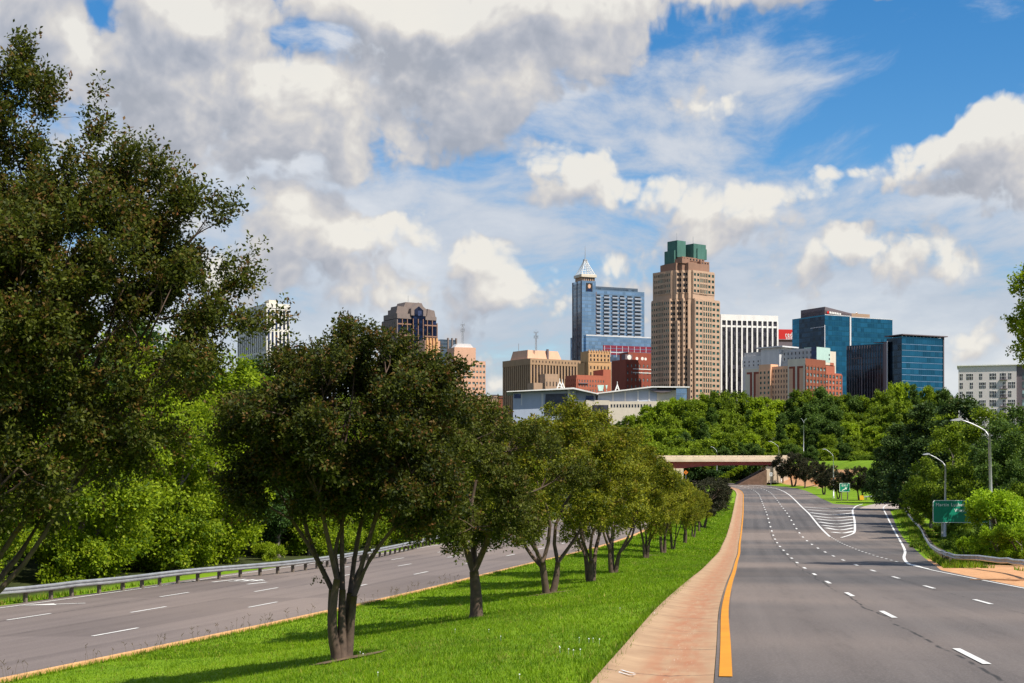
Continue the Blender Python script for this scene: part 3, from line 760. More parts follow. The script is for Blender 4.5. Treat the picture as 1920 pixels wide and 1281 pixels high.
def diamond(label, px, py, hw, ybase, m_, Y=None, mark=True):
    if Y is None: X, Y, Z = unproj(px, ybase)
    else: X = (px - 960) / F * Y; Z = float(H(X, Y))
    k = Y / F; s_ = hw * k; zc = (HY - py) * k - Z
    root = thing('warning_sign', label, 'road sign', (X, Y, Z), group='orange diamond warning signs')
    mb = MB(); mb.box(-.06, .06, .03, .12, -.2, zc); mb.build('post', M['galv'], root)
    mb = MB(); mb.ybar([(0, zc - s_), (s_, zc), (0, zc + s_), (-s_, zc)], -.02, .02); mb.build('panel', m_, root)
    mb = MB(); mb.box(-s_ * .16, s_ * .16, -.03, -.021, zc - s_ * .5, zc + s_ * .35); mb.box(-s_ * .35, s_ * .35, -.028, -.0215, zc + s_ * .1, zc + s_ * .3); mb.build('symbol', M['black'], root)
diamond('orange diamond warning sign beside the bridge pier', 1286, 886, 4.2, 0, M['sign_orange'], Y=470)
diamond('orange diamond warning sign on the lawn left of the street lamp', 1530, 905.5, 4.6, 914, M['sign_orange'])
def plate(name, label, px, pyt, pyb, wpx, ybase, m_, sym=None, Y=None):
    if Y is None: X, Y, Z = unproj(px, ybase)
    else: X = (px - 960) / F * Y; Z = float(H(X, Y))
    k = Y / F; root = thing(name, label, 'road sign', (X, Y, Z)); w = wpx * k / 2; z1 = (HY - pyt) * k - Z; z0 = (HY - pyb) * k - Z
    mb = MB(); mb.box(-.05, .05, .03, .11, -.2, z1); mb.build('post', M['galv'], root)
    mb = MB(); mb.box(-w, w, -.02, .02, z0, z1); mb.build('panel', m_, root)
    mb = MB(); zc = (z0 + z1) / 2
    if sym == 'chevron':
        for dz_ in (.28 * (z1 - z0), -.28 * (z1 - z0)):
            mb.ybar([(-w * .5, zc + dz_ + w * .7), (-w * .1, zc + dz_ + w * .7), (w * .6, zc + dz_), (-w * .1, zc + dz_ - w * .7), (-w * .5, zc + dz_ - w * .7), (w * .1, zc + dz_)], -.03, -.021)
    else:
        mb.box(-w * .5, w * .5, -.03, -.021, zc + (z1 - z0) * .16, zc + (z1 - z0) * .30); mb.box(-w * .35, w * .35, -.03, -.021, zc - (z1 - z0) * .32, zc + (z1 - z0) * .06)
    mb.build('symbol', M['black'] , root)
plate('speed_sign', 'white rectangular sign on the slope under the right end of the overpass', 1445.5, 886, 893, 5, 0, M['sign_white'], Y=478)
plate('chevron_sign', 'yellow curve sign with black chevrons on the lawn by the pine', 1660, 910, 924, 6.5, 929, M['sign_yellow'], 'chevron')
plate('chevron_sign', 'small yellow curve sign behind the dark tree right of the exit sign', 1631.5, 914, 922, 4, 926, M['sign_yellow'], 'chevron')
for px, yt, yb, lab in ((1720.5, 957, 976, 'white marker post behind the winding guardrail'), (488, 984, 1006, 'pale post among the bushes behind the left guardrail')):
    Y = 205 if px > 1000 else 118; X = (px - 960) / F * Y; Z = float(H(X, Y)); k = Y / F
    root = thing('marker_post', lab, 'post', (X, Y, Z))
    mb = MB(); mb.tube([(0, 0, -.1), (0, 0, (HY - yt) * k - Z)], .09 if px > 1000 else .16, 8); mb.build('shaft', M['sign_white'], root)
    mb = MB(); mb.tube([(0, 0, (HY - yt) * k - Z), (0, 0, (HY - yt) * k - Z + .1)], .11, 8); mb.build('cap', M['galv'], root)
# sticks lying on the sandy verge
rs = random.Random(3)
X, Y, Z = unproj(1887, 1090)
mb = MB(); mb.tube([(-1.5, .3, .05), (-.5, .1, .08), (.4, -.05, .06), (1.1, -.1, .1)], [.025, .035, .045, .03], 6)
mb.tube([(-.2, .05, .06), (.3, .35, .12)], [.02, .012], 5)
tag(mb.build('fallen_branch', M['dead'], None, (X, Y, Z)), 'dead branch lying on the sandy verge at the road edge', 'branch')
# ------------------------------------------------------------------ buildings
def glass(name, col, metal=.0, rough=.12, rnd=.5):
    m_, t_, b_ = new_mat(name)
    oi = t_.n('ShaderNodeObjectInfo').outputs['Random']
    gp = t_.n('ShaderNodeTexCoord').outputs['Object']
    wn = t_.n('ShaderNodeTexWhiteNoise'); t_.l(t_.vm('FLOOR', t_.vm('MULTIPLY', gp, (.5, .5, .28))), wn.inputs['Vector'])
    f_ = t_.m('FRACT', t_.m('ADD', oi, wn.outputs[0]))
    t_.l(t_.mix(t_.m('POWER', f_, 3.0), tuple(c * (1 - rnd) for c in col), tuple(min(1, c * (1 + 3 * rnd) + .03) for c in col)), b_.inputs['Base Color'])
    b_.inputs['Roughness'].default_value = rough; b_.inputs['Metallic'].default_value = metal
    return m_
def curtain(name, col, cw=1.5, ch=3.9, metal=.85, rough=.10, spandrel=(.10, .20, .26), line=(.25, .35, .42), var=.35, tilt=.02, fl=.28):
    """glass curtain wall: panels of cw x ch metres, each with its own tint and a slightly different tilt"""
    m_, t_, b_ = new_mat(name)
    gp = t_.n('ShaderNodeTexCoord').outputs['Object']; s_ = t_.n('ShaderNodeSeparateXYZ'); t_.l(gp, s_.inputs[0])
    u = t_.m('DIVIDE', t_.m('ADD', s_.outputs[0], s_.outputs[1]), cw); w = t_.m('DIVIDE', s_.outputs[2], ch)
    cb_ = t_.n('ShaderNodeCombineXYZ'); t_.l(t_.m('FLOOR', t_.m('DIVIDE', u, 2)), cb_.inputs[0]); t_.l(t_.m('FLOOR', w), cb_.inputs[1])
    wn = t_.n('ShaderNodeTexWhiteNoise'); t_.l(cb_.outputs[0], wn.inputs['Vector'])
    c_ = t_.mix(wn.outputs[0], tuple(c * (1 - var) for c in col), tuple(min(1, c * (1 + var)) for c in col))
    c_ = t_.mix(t_.m('LESS_THAN', t_.m('FRACT', w), fl), c_, spandrel)
    ln = t_.m('MAXIMUM', t_.m('LESS_THAN', t_.m('FRACT', u), .09), t_.m('LESS_THAN', t_.m('FRACT', w), .05))
    c_ = t_.mix(t_.m('MULTIPLY', ln, .7), c_, line)
    t_.l(c_, b_.inputs['Base Color']); b_.inputs['Metallic'].default_value = metal; b_.inputs['Roughness'].default_value = rough
    ng = t_.n('ShaderNodeNewGeometry').outputs['Normal']
    nn = t_.vm('NORMALIZE', t_.vm('ADD', ng, t_.vm('SCALE', t_.vm('SUBTRACT', wn.outputs[1], (.5, .5, .5)), sc=tilt * 2)))
    t_.l(nn, b_.inputs['Normal'])
    return m_
def wallmat(name, col, var=.10, brick=None):
    m_, t_, b_ = new_mat(name)
    gp = t_.n('ShaderNodeTexCoord').outputs['Object']
    n_ = t_.noise(t_.vm('MULTIPLY', gp, (1, 1, .25)), .25, 6, .65); n2_ = t_.noise(gp, 1.4, 4, .6)
    c_ = t_.mix(t_.mr(n_, .3, .7), tuple(c * (1 - var) for c in col), tuple(min(1, c * (1 + var)) for c in col))
    c_ = t_.mix(t_.m('MULTIPLY', t_.mr(n2_, .35, .7), .25), c_, tuple(c * .7 for c in col))
    t_.l(c_, b_.inputs['Base Color']); b_.inputs['Roughness'].default_value = .85; b_.inputs['Specular IOR Level'].default_value = .2
    return m_
WM = dict(rail=wallmat('balcony_rail', (.34, .38, .44)),
    granite=wallmat('rose_granite', (.47, .325, .225)), granite_d=wallmat('brown_granite', (.28, .165, .115)),
    cream=wallmat('cream_precast', (.66, .58, .46)), white=wallmat('white_precast', (.74, .70, .62)), buff=wallmat('buff_brick', (.56, .34, .17)),
    tan=wallmat('tan_brick', (.40, .27, .18)), fluted=wallmat('fluted_concrete', (.38, .25, .15)), pink=wallmat('pink_precast', (.66, .39, .26)),
    red=wallmat('red_brick', (.27, .075, .05)), redl=wallmat('orange_red_brick', (.40, .125, .075)), brick=wallmat('brown_red_brick', (.25, .085, .05)),
    grey=wallmat('grey_stucco', (.46, .46, .46)), greyl=wallmat('light_grey_stucco', (.62, .62, .62)), copper=wallmat('green_copper', (.070, .165, .135), .25),
    slate=wallmat('slate_metal', (.17, .14, .15)), taupe=wallmat('taupe_granite', (.22, .175, .155)), roofl=wallmat('lead_roof', (.40, .33, .26)),
    conv=wallmat('blue_grey_panel', (.38, .43, .52)), mint=wallmat('mint_panel', (.45, .62, .55)), salmon=wallmat('salmon_stucco', (.72, .42, .26)),
    trimw=wallmat('white_trim', (.80, .78, .73)), maroon=wallmat('maroon_panel', (.22, .03, .05)), redsign=wallmat('red_banner', (.62, .035, .03), .04),
    apt=wallmat('off_white_render', (.66, .60, .57), .05), rib_lit=wallmat('sunlit_beige_rib', (.62, .34, .15)),
)
GL = dict(
    dark=glass('dark_window', (.018, .022, .028)), green=glass('green_window', (.02, .075, .062), .3), black=glass('black_window', (.016, .013, .020)),
    navy=glass('navy_window', (.022, .032, .075), .4), pale=glass('pale_window', (.12, .17, .17)),
)
CW = dict(
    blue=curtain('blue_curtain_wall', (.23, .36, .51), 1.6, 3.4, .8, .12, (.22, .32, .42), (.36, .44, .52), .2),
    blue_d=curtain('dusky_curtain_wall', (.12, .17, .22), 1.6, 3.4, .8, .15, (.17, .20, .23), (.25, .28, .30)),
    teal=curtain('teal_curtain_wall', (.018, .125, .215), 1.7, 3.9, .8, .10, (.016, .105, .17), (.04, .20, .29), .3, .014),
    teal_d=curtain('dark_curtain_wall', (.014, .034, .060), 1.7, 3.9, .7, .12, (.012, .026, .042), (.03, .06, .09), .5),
    navy=curtain('navy_curtain_wall', (.022, .036, .085), 1.6, 3.7, .75, .12, (.018, .028, .06), (.04, .05, .09), .5),
)
class Bld:
    def __init__(s, name, label, px, Y, a, zb=19.5, cat='building'):
        s.Y = Y; s.a = R(a); s.zb = zb; s.X = (px - 960) / F * Y
        s.root = thing(name, label, cat, (s.X, Y, zb), s.a); s.wins = []
        s.n = 0
    def wr(s, px, x0=0, y0=0):         # local length along the right face (from local point) to reach a photo column
        t_ = (px - 960) / F; u = Vector((math.cos(s.a), math.sin(s.a))); o = s.w2(x0, y0)
        return (t_ * o[1] - o[0]) / (u.x - t_ * u.y)
    def wl(s, px, x0=0, y0=0):         # local length along the left face (backwards)
        t_ = (px - 960) / F; u = Vector((-math.sin(s.a), math.cos(s.a))); o = s.w2(x0, y0)
        return (t_ * o[1] - o[0]) / (u.x - t_ * u.y)
    def w2(s, x, y):
        return (s.X + x * math.cos(s.a) - y * math.sin(s.a), s.Y + x * math.sin(s.a) + y * math.cos(s.a))
    def z(s, py, x=0, y=0): return (HY - py) / F * s.w2(x, y)[1] - s.zb
    def part(s, name, mb, m_, parent=None, smooth=False): return mb.build(name, m_, parent or s.root, smooth=smooth)
    def box(s, name, m_, *b):
        mb = MB(); mb.box(*b); return s.part(name, mb, m_)
    # o: start point, d: unit direction seen left to right, outward normal n = (d.y, -d.x)
    def grid(s, mb, o, d, L, z0, z1, nc, nr, wf, hf, gm, piers=True, out=.35, wo=None, skip=None, spout=.30):
        n = (d[1], -d[0]); cw_, ch = L / nc, (z1 - z0) / nr
        def slab(a0, a1, b0, b1, t_):
            p = [(o[0] + d[0] * a + n[0] * q_, o[1] + d[1] * a + n[1] * q_) for a, q_ in ((a0, -.2), (a1, -.2), (a1, t_), (a0, t_))]
            mb.hexa([(x, y, b0) for x, y in p], [(x, y, b1) for x, y in p])
        if piers:
            pw = cw_ * (1 - wf) / 2
            for i in range(nc + 1):
                slab(max(0, i * cw_ - pw), min(L, i * cw_ + pw), z0, z1, out)
            sh = ch * (1 - hf) / 2
            for j in range(nr + 1):
                slab(0.03, L - .03, max(z0 + .02, z0 + j * ch - sh), min(z1 - .02, z0 + j * ch + sh), spout)
        for j in range(nr):
            for i in range(nc):
                if skip and skip(i, j): continue
                s.wins.append((o[0] + d[0] * (i + .5) * cw_, o[1] + d[1] * (i + .5) * cw_, z0 + (j + .5) * ch, round(cw_ * wf, 3), round(ch * hf, 3), d, gm))
    def finish(s, depth=.06):
        ws = sorted(s.wins, key=lambda w: (-w[3] * w[4] * (1 if w[2] > s.z(745) else .01), -w[2]))
        cache = {}; rest = {}
        for i, (x, y, z, w, h_, d, gm) in enumerate(ws):
            if i < 99:
                key = (w, h_, gm.name)
                if key not in cache:
                    mb = MB(); mb.box(-w / 2, w / 2, -depth, .1, -h_ / 2, h_ / 2); cache[key] = mb.mesh('window', gm)
                link('window', cache[key], s.root, (x, y, z), math.atan2(d[1], d[0]))
            else:
                rest.setdefault(gm.name, [gm, MB()])
                mb = rest[gm.name][1]; n = (d[1], -d[0])
                p = [(x + d[0] * a + n[0] * q_, y + d[1] * a + n[1] * q_) for a, q_ in ((-w / 2, -.1), (w / 2, -.1), (w / 2, depth), (-w / 2, depth))]
                mb.hexa([(px_, py_, z - h_ / 2) for px_, py_ in p], [(px_, py_, z + h_ / 2) for px_, py_ in p])
        if rest:
            big = MB(); mats_ = []
            for nm, (gm, mb) in rest.items():
                big.m = len(mats_); mats_.append(gm); big.add(mb.v, mb.f)
            o = big.build('window', mats_, s.root); o['kind'] = 'stuff'
DR_, DL_ = (1, 0), (0, -1)     # directions of the right face and (seen left to right) the left face

# --- A: cream apartment tower at far left
b = Bld('apartment_tower', 'cream apartment tower with tall window strips, seen between the two nearest trees', 500, 1100, 30)
wr_, wl_, h_ = b.wr(543), b.wl(446), b.z(571)
b.box('core', GL['dark'], 0, wr_, 0, wl_, 0, h_ - .5)
mb = MB(); mb.box(-.4, wr_ + .4, -.4, wl_ + .4, h_ - 2.5, h_ + 1); nr = 18
b.grid(mb, (0, 0), DR_, wr_, 2, h_ - 3, 6, 6, .55, .90, GL['navy'])
b.grid(mb, (0, wl_), DL_, wl_, 2, h_ - 3, 14, 6, .62, .90, GL['dark'])
b.part('wall', mb, WM['white'])
b.box('rooftop_plant', WM['cream'], 3, 10, 3, 12, h_ + 1, h_ + 4); b.finish()

# --- B: dark glass tower with gables
b = Bld('office_tower', 'dark blue glass office tower with stone gables and a peaked roof', 745, 1400, 32)
wr_, wl_ = b.wr(820), b.wl(717); h_ = b.z(596)
b.box('glass_core', CW['navy'], .8, wr_ - .8, .8, wl_ - .8, 0, h_)
b.box('glass_bay', CW['navy'], wr_ * .36, wr_ * .66, -1.5, 10, 0, b.z(585))
mb = MB()
for i in range(9):
    x = wr_ * i / 8; mb.box(x - .38, x + .38, -.1 if not 3 <= i <= 5 else -1.8, 1.4, 0, h_ - (3 if i in (0, 8) else 0))
for k, yy in enumerate((608, 629, 652, 675)): mb.box(.2, wr_ - .2, .1, 1.1, b.z(yy), b.z(yy) + 1.3)
b.part('mullion', mb, WM['granite_d'])
mb = MB(); mb.box(-.3, 1.1, .9, wl_, 0, h_ - 1)
for i in range(7): y = wl_ * i / 6; mb.box(-.6, .4, y - .5, y + .5, 0, h_ - 1.5)
b.part('wall', mb, WM['taupe'])
mb = MB(); z2 = b.z(577); zr = b.z(565); z3 = b.z(590)
mb.box(-.4, wr_ * .34, -.4, wl_ * .9, h_ - .4, z3 + 1.5); mb.box(wr_ * .70, wr_ - 1, -.2, wl_ * .9, h_ - .4, z3)
mb.box(wr_ * .10, wr_ * .94, 3.0, wl_ * .9, z3 + .5, z2)
b.part('attic', mb, WM['taupe'])
mb = MB(); gx0, gx1 = wr_ * .32, wr_ * .70
mb.ybar([(gx0, z3), (gx1, z3), (gx1, z2), ((gx0 + gx1) / 2, zr), (gx0, z2)], -1.9, 12)
mb.ybar([(wr_ * .22, z2 - 1), (wr_ * .8, z2 - 1), (wr_ * .70, zr + .8), (wr_ * .30, zr + .8)], 8, wl_ * .8)
mb.ybar([(-.5, z3), (wr_ * .28, z3), (wr_ * .26, z2 + 1.5), (wr_ * .03, z2 + 2)], 2, wl_ * .5)
mb.ybar([(wr_ * .76, z3), (wr_ - .8, z3), (wr_ * .95, z2 - .5), (wr_ * .78, z2 + 1)], 2, wl_ * .5)
b.part('gable', mb, WM['taupe'])
mb = MB(); mb.ybar([(wr_ * .40, z3), (wr_ * .62, z3), (wr_ * .62, z2 - 1.2), (wr_ * .51, z2 + 2.6), (wr_ * .40, z2 - 1.2)], -2.1, -1.95); b.part('arched_window', mb, GL['navy'])
b.box('rooftop_mast', M['galv'], wr_ * .5, wr_ * .5 + .3, 20, 20.3, zr, zr + 9)

# --- C: beige stepped blocks behind the second tree
b = Bld('office_block', 'beige block with projecting vertical ribs beside the dark gabled tower', 797, 1340, 30)
wr_, wl_, h_ = b.wr(856), b.wl(785), b.z(636)
b.box('wall', WM['pink'], 0, wr_, 0, wl_, 0, h_ - 1)
mb = MB()
for i in range(4): mb.box(1 + i * 3.4, 2.8 + i * 3.4, -1.4, .5, 0, h_ + 1.2)
b.part('rib', mb, WM['rib_lit'])  # beige ribs, with the orange of the sunlight put into their colour
b.box('glass_panel', CW['blue_d'], wr_ * .48, wr_ * .98, -.5, 4, 0, h_ + .5)
mb = MB()
for i in range(3): mb.box(wr_ * (.70 + i * .13), wr_ * (.70 + i * .13) + 1.4, -1.2, .5, 0, h_ + 2.2)
b.part('rib', mb, WM['taupe'])
b = Bld('office_building', 'stepped pinkish office building with a lattice mast on its roof', 852, 1240, 20)
wr_, wl_ = b.wr(911), b.wl(820); h1, h0 = b.z(651), b.z(676)
w1 = b.wr(892)
mb = MB(); mb.box(0, w1, 0, 22, 0, h1); mb.box(w1 - 1, wr_, 1, 22, 0, h0)
b.grid(mb, (0, 0), DR_, w1, 2, h0 - 2, 5, 14, .60, .42, GL['pale'])
b.grid(mb, (w1, 1), DR_, wr_ - w1, 2, h0 - 2, 3, 14, .6, .42, GL['pale'])
b.grid(mb, (0, 22), DL_, 22, 2, h1 - 4, 6, 17, .6, .42, GL['pale'], piers=True)
b.part('wall', mb, WM['pink'])
mb = MB(); mb.ybar([(1, h1), (w1 - 1, h1), (w1 - 4, h1 + 3.5), (4, h1 + 3.5)], 3, 14); b.part('roof', mb, WM['greyl']); b.finish()
def mast(label, px, Y, y0, y1, w=1.1):
    X = (px - 960) / F * Y; z0 = (HY - y0) / F * Y; z1 = (HY - y1) / F * Y
    root = thing('radio_mast', label, 'mast', (X, Y, z0), group='lattice radio masts on roofs'); h_ = z1 - z0
    mb = MB(); 
    for sx_, sy_ in ((-1, -1), (1, -1), (0, 1)): mb.tube([(sx_ * w / 2, sy_ * w / 2, 0), (sx_ * w / 4, sy_ * w / 4, h_ * .85)], .16, 5)
    k = 9
    for i in range(k):
        za, zb_ = h_ * .85 * i / k, h_ * .85 * (i + 1) / k; q_ = w / 2 * (1 - .5 * i / k)
        mb.tube([(-q_, -q_, za), (q_, -q_, zb_)], .10, 4); mb.tube([(q_, -q_, za), (0, q_, zb_)], .10, 4); mb.tube([(-q_, -q_, zb_), (q_, -q_, zb_)], .10, 4)
    mb.build('lattice', M['galv'], root)
    mb = MB(); mb.tube([(0, 0, h_ * .8), (0, 0, h_)], [.16, .06], 6); mb.build('whip', M['galv'], root)
    mb = MB()
    for i, zf in enumerate((.55, .62, .8)):
        for sx_ in (-1, 1): mb.box(sx_ * 1.5 - .25, sx_ * 1.5 + .25, -.3, .3, h_ * zf, h_ * zf + 1.8); mb.box(-1.5, 1.5, -.05, .05, h_ * zf + .8, h_ * zf + .95)
    mb.build('antenna_panel', M['galv'], root)
mast('grey lattice mast with antenna panels above the pinkish building', 867.5, 1250, 650, 601, 2.0)
mast('slim lattice mast on the fluted brown building', 1005, 1160, 658, 617, 1.6)

# --- D: fluted brown block
b = Bld('office_block', 'broad brown office block with vertical flutes and a sloping penthouse', 995, 1150, 33)
wr_, wl_, h_ = b.wr(1086), b.wl(945), b.z(672)
b.box('core', GL['black'], 0, wr_, 0, wl_, 0, h_ - 1)
mb = MB(); mb.box(-.9, wr_ + .9, -.9, wl_ + .9, h_ - 5, h_)
for i in range(17): x = wr_ * i / 16; mb.box(x - .72, x + .72, -.8, .6, 0, h_ - 5)
for i in range(14): y = wl_ * i / 13; mb.box(-.8, .6, y - .85, y + .85, 0, h_ - 5)
b.part('wall', mb, WM['fluted'])
for i in range(15): b.wins.append((wr_ * (i + .5) / 15, -.9, h_ - 2.4, .8, 1.7, DR_, GL['black']))
b.finish()
mb = MB(); c0, c1, d0, d1 = wr_ * .02, wr_ * .72, wl_ * .15, wl_ * .8; zt = h_ + b.z(657) - b.z(672) + 1
mb.hexa([(c0, d0, h_), (c1, d0, h_), (c1, d1, h_), (c0, d1, h_)], [(c0 + 1.5, d0 + 2, zt), (c1 - 2.5, d0 + 2, zt), (c1 - 2.5, d1 - 2, zt), (c0 + 1.5, d1 - 2, zt)])
b.part('penthouse', mb, WM['pink'])
b.box('vent', WM['slate'], wr_ * .42, wr_ * .45, d0 - .4, d0 + 1.4, h_, zt + 1.2)
b.box('rooftop_mast', M['galv'], wr_ * .03, wr_ * .03 + .35, wl_ * .5, wl_ * .5 + .35, zt, zt + 6)

# --- E: buff brick block and its neighbour
b = Bld('brick_block', 'buff brick block with rows of tall dark windows below the blue tower', 1103, 1110, 24)
wr_, wl_, h_ = b.wr(1147), b.wl(1085), b.z(658)
mb = MB(); mb.box(0, wr_ - 1.5, 0, wl_ * .8, 0, h_); mb.box(0, wr_, .6, wl_ * .8, 0, h_ - 8); mb.box(-1, 1.0, wl_ * .3, wl_, 0, h_ - 9)
b.grid(mb, (.5, 0), DR_, wr_ - 2.2, h_ - 8.5, h_ - 2, 6, 2, .42, .62, GL['black'])
b.grid(mb, (.5, 0), DR_, wr_ - 2.2, h_ - 30, h_ - 10.5, 6, 4, .38, .5, GL['dark'])
for i in range(9): mb.box(wr_ * i / 9 + .2, wr_ * i / 9 + .9, -.5, .4, h_ - 1, h_ + .9)
b.part('wall', mb, WM['buff']); b.finish()
b = Bld('brick_block', 'small grey-tan brick building in front of the fluted brown block', 1022, 1000, 24)
wr_, wl_, h_ = b.wr(1046), b.wl(1012), b.z(701)
mb = MB(); mb.box(0, wr_, 0, wl_, 0, h_); mb.box(-8, 3, wl_ * .2, wl_ + 4, 0, b.z(718))
b.grid(mb, (0, 0), DR_, wr_, 2, h_ - 3, 4, 5, .32, .4, GL['dark'])
b.part('wall', mb, WM['tan']); b.finish()

# --- F: red brick hotel and the lower red block
b = Bld('brick_hotel', 'tall dark red brick hotel with white window sills and roof dishes', 1173, 1070, 30)
wr_, wl_, h_ = b.wr(1232), b.wl(1147), b.z(674)
mb = MB(); mb.box(0, wr_, 0, wl_, 0, h_); mb.box(wr_ * .25, wr_, 7, wl_, h_ - 1, b.z(661, wr_ * .5, 7))
b.grid(mb, (0, 0), DR_, wr_, 2, h_ - 2, 8, 11, .34, .45, GL['pale'])
b.part('wall', mb, WM['red'])
mb = MB()
for zz in (h_ - 7.2, h_ - 10.0): mb.box(wr_ * .22, wr_ * .95, -.55, -.40, zz, zz + .6)
b.part('balcony', mb, WM['trimw'])
b.box('rooftop_plant', WM['slate'], 2.5, 9, 4, 9, h_, h_ + 4.2); b.finish()
for i, (xx, rr) in enumerate(((4.5, 1.9), (11.5, 1.2), (16.5, 1.3), (19.5, 1.1))):
    mb = MB(); yy = 1.6
    mb.tube([(xx, yy, h_ + rr), (xx, yy + .5, h_ + rr)], [rr, rr * .5], 14); mb.tube([(xx, yy + .4, h_), (xx, yy + .4, h_ + rr)], .15, 5)
    b.part('satellite_dish', mb, WM['trimw'])
b = Bld('brick_block', 'low bright red brick block above the convention centre roof', 1081, 1010, 26)
wr_, wl_, h_ = b.wr(1136), b.wl(1060), b.z(703)
mb = MB(); mb.box(0, wr_, 0, wl_, 0, h_); mb.box(wr_ - 1, b.wr(1148), 2, wl_, 0, b.z(693, wr_, 2))
b.grid(mb, (1, 0), DR_, wr_ - 2, h_ - 16, h_ - 2.5, 10, 4, .4, .45, GL['pale'])
b.grid(mb, (0, wl_), DL_, wl_, h_ - 12, h_ - 2, 6, 3, .3, .4, GL['dark'])
b.part('wall', mb, WM['redl'])
b.box('canopy', WM['slate'], 1.5, 9, -1.2, .1, h_ - 6.2, h_ - 5.5); b.finish()

# --- G: blue glass tower with the open spire
b = Bld('glass_tower', 'tall blue glass tower with a white lattice spire and rows of balconies', 1091, 1300, 24)
zt = b.z(526); tw = b.wr(1117); tl = b.wl(1073)
wr_ = b.wr(1210); hm = b.z(545); pw = b.wr(1222)
b.box('tower_shaft', CW['blue'], 0, tw, 0, tl, 0, zt)
mb = MB(); mb.box(-.35, -.05, .6, 1.8, 0, zt); mb.box(-.35, -.05, tl * .5 - .5, tl * .5 + .5, 0, zt); mb.box(-.35, -.05, tl - 1.6, tl - .4, 0, zt); mb.box(tw + .2, tw + 1.6, 1.2, 1.8, b.z(640), hm)
b.part('fin', mb, WM['slate'])
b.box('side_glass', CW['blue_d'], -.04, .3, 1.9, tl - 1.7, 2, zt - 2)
b.box('main_slab', CW['blue'], tw + .02, wr_, 1.8, tl, 0, hm + 2)
b.box('roof_screen', CW['blue_d'], tw + .02, wr_ * .93, 6, tl - 2, hm + 2, hm + 5.5)
b.box('podium', CW['blue'], 3, pw, -2.5, tl + 10, 0, b.z(629, 10, -2.5))
mb = MB(); zp = b.z(629, 10, -2.5)
mb.box(2.9, pw + .2, -2.8, -2.4, zp - .6, zp + .5); mb.box(tw * .5, pw * .98, -2.75, -2.45, b.z(660), b.z(660) + .7)
for i in range(9): mb.box(pw * .30 + i * (pw * .68 / 8) - .2, pw * .30 + i * (pw * .68 / 8) + .2, -2.9, -2.45, b.z(668), b.z(647))
b.part('podium_frame', mb, WM['greyl'])
mb = MB()
for zz in (648, 654, 660.5): mb.box(pw * .28, pw, -2.72, -2.45, b.z(zz) - 1.5, b.z(zz) + .9)
b.part('parking_deck', mb, WM['maroon'])
b.box('louvre', GL['black'], tw + 8, wr_ * .97, -1.0, 1.9, b.z(633), b.z(629))
mb = MB()
bal = []
for i, (u0, u1) in enumerate(((.02, .11), (.17, .29), (.34, .46), (.49, .60), (.64, .75), (.79, .93))):
    for j in range(13):
        zz = hm - 5.5 - j * 3.5; x0 = tw + (wr_ - tw) * u0; x1 = tw + (wr_ - tw) * u1
        bal.append((x0, x1, zz))
for x0, x1, zz in bal:
    mb = MB(); mb.box(x0, x1, .35, 1.85, zz, zz + .32); mb.box(x0, x1, .35, .45, zz + .32, zz + 1.3); mb.box(x0, x0 + .12, .45, 1.85, zz + .32, zz + 1.3)
    b.part('balcony', mb, WM['rail'])
mb = MB()
for x0, x1, zz in bal: mb.box(x0 + .4, x1 - .4, 1.70, 1.85, zz + .4, zz + 3.0)
o = b.part('balcony_door', mb, GL['dark']); o['kind'] = 'stuff'
mb = MB(); mb.box(-.6, tw + .6, -.6, tl * .75 + .6, zt + 3.4, zt + 6); b.part('crown_slab', mb, WM['cream'])
mb = MB(); mb.box(.6, tw - .6, .6, tl * .75, zt, zt + 3.4); b.part('crown_loggia', mb, WM['tan'])
mb = MB()
for i in range(6): mb.box(1 + i * (tw - 3) / 5, 2 + i * (tw - 3) / 5, .45, .7, zt + .4, zt + 3.2)
b.part('loggia_opening', mb, GL['black'])
mb = MB(); zc0, zc1 = zt + 6, b.z(486); cx_, cy_ = tw / 2, tl * .375; hw = tw / 2 - .3
for lv in range(9):
    f_ = lv / 8; f1 = (1 - f_) ** 1.15
    q_ = hw * (.17 + .83 * f1); zz = zc0 + (zc1 - zc0) * f_
    ring = [(cx_ - q_, cy_ - q_, zz), (cx_ + q_, cy_ - q_, zz), (cx_ + q_, cy_ + q_, zz), (cx_ - q_, cy_ + q_, zz), (cx_ - q_, cy_ - q_, zz)]
    for i in range(4): mb.tube([ring[i], ring[i + 1]], .13 if lv else .3, 4)
    if lv:
        for i in range(4):
            for t_ in (0, .25, .5, .75):
                A = Vector(ring[i]).lerp(Vector(ring[i + 1]), t_); B = Vector(pr[i]).lerp(Vector(pr[i + 1]), t_); mb.tube([A, B], .26 if t_ == 0 else .13, 4)
    pr = ring
b.part('spire', mb, WM['trimw'])
mb = MB(); mb.box(cx_ - hw * .22, cx_ + hw * .22, cy_ - hw * .22, cy_ + hw * .22, zc1 - .3, zc1 + 1.2); mb.tube([(cx_, cy_, zc1 + 1), (cx_, cy_, b.z(458))], [.4, .12], 6); b.part('needle', mb, M['galv'])
mb = MB(); sx0, sx1, sz0, sz1 = tw * .30, tw * .76, b.z(546), b.z(530); mb.box(sx0, sx1, -.25, -.05, sz0, sz1); sc_ = b.part('banner', mb, M['black'])
mb = MB(); fx = (sx0 + sx1) / 2; fz = sz0 + (sz1 - sz0) * .62
mb.ybar([(fx + 1.5 * math.cos(R(a_)), fz + 2.0 * math.sin(R(a_))) for a_ in range(0, 360, 30)], -.30, -.26); mb.build('pale_oval', WM['salmon'], sc_)
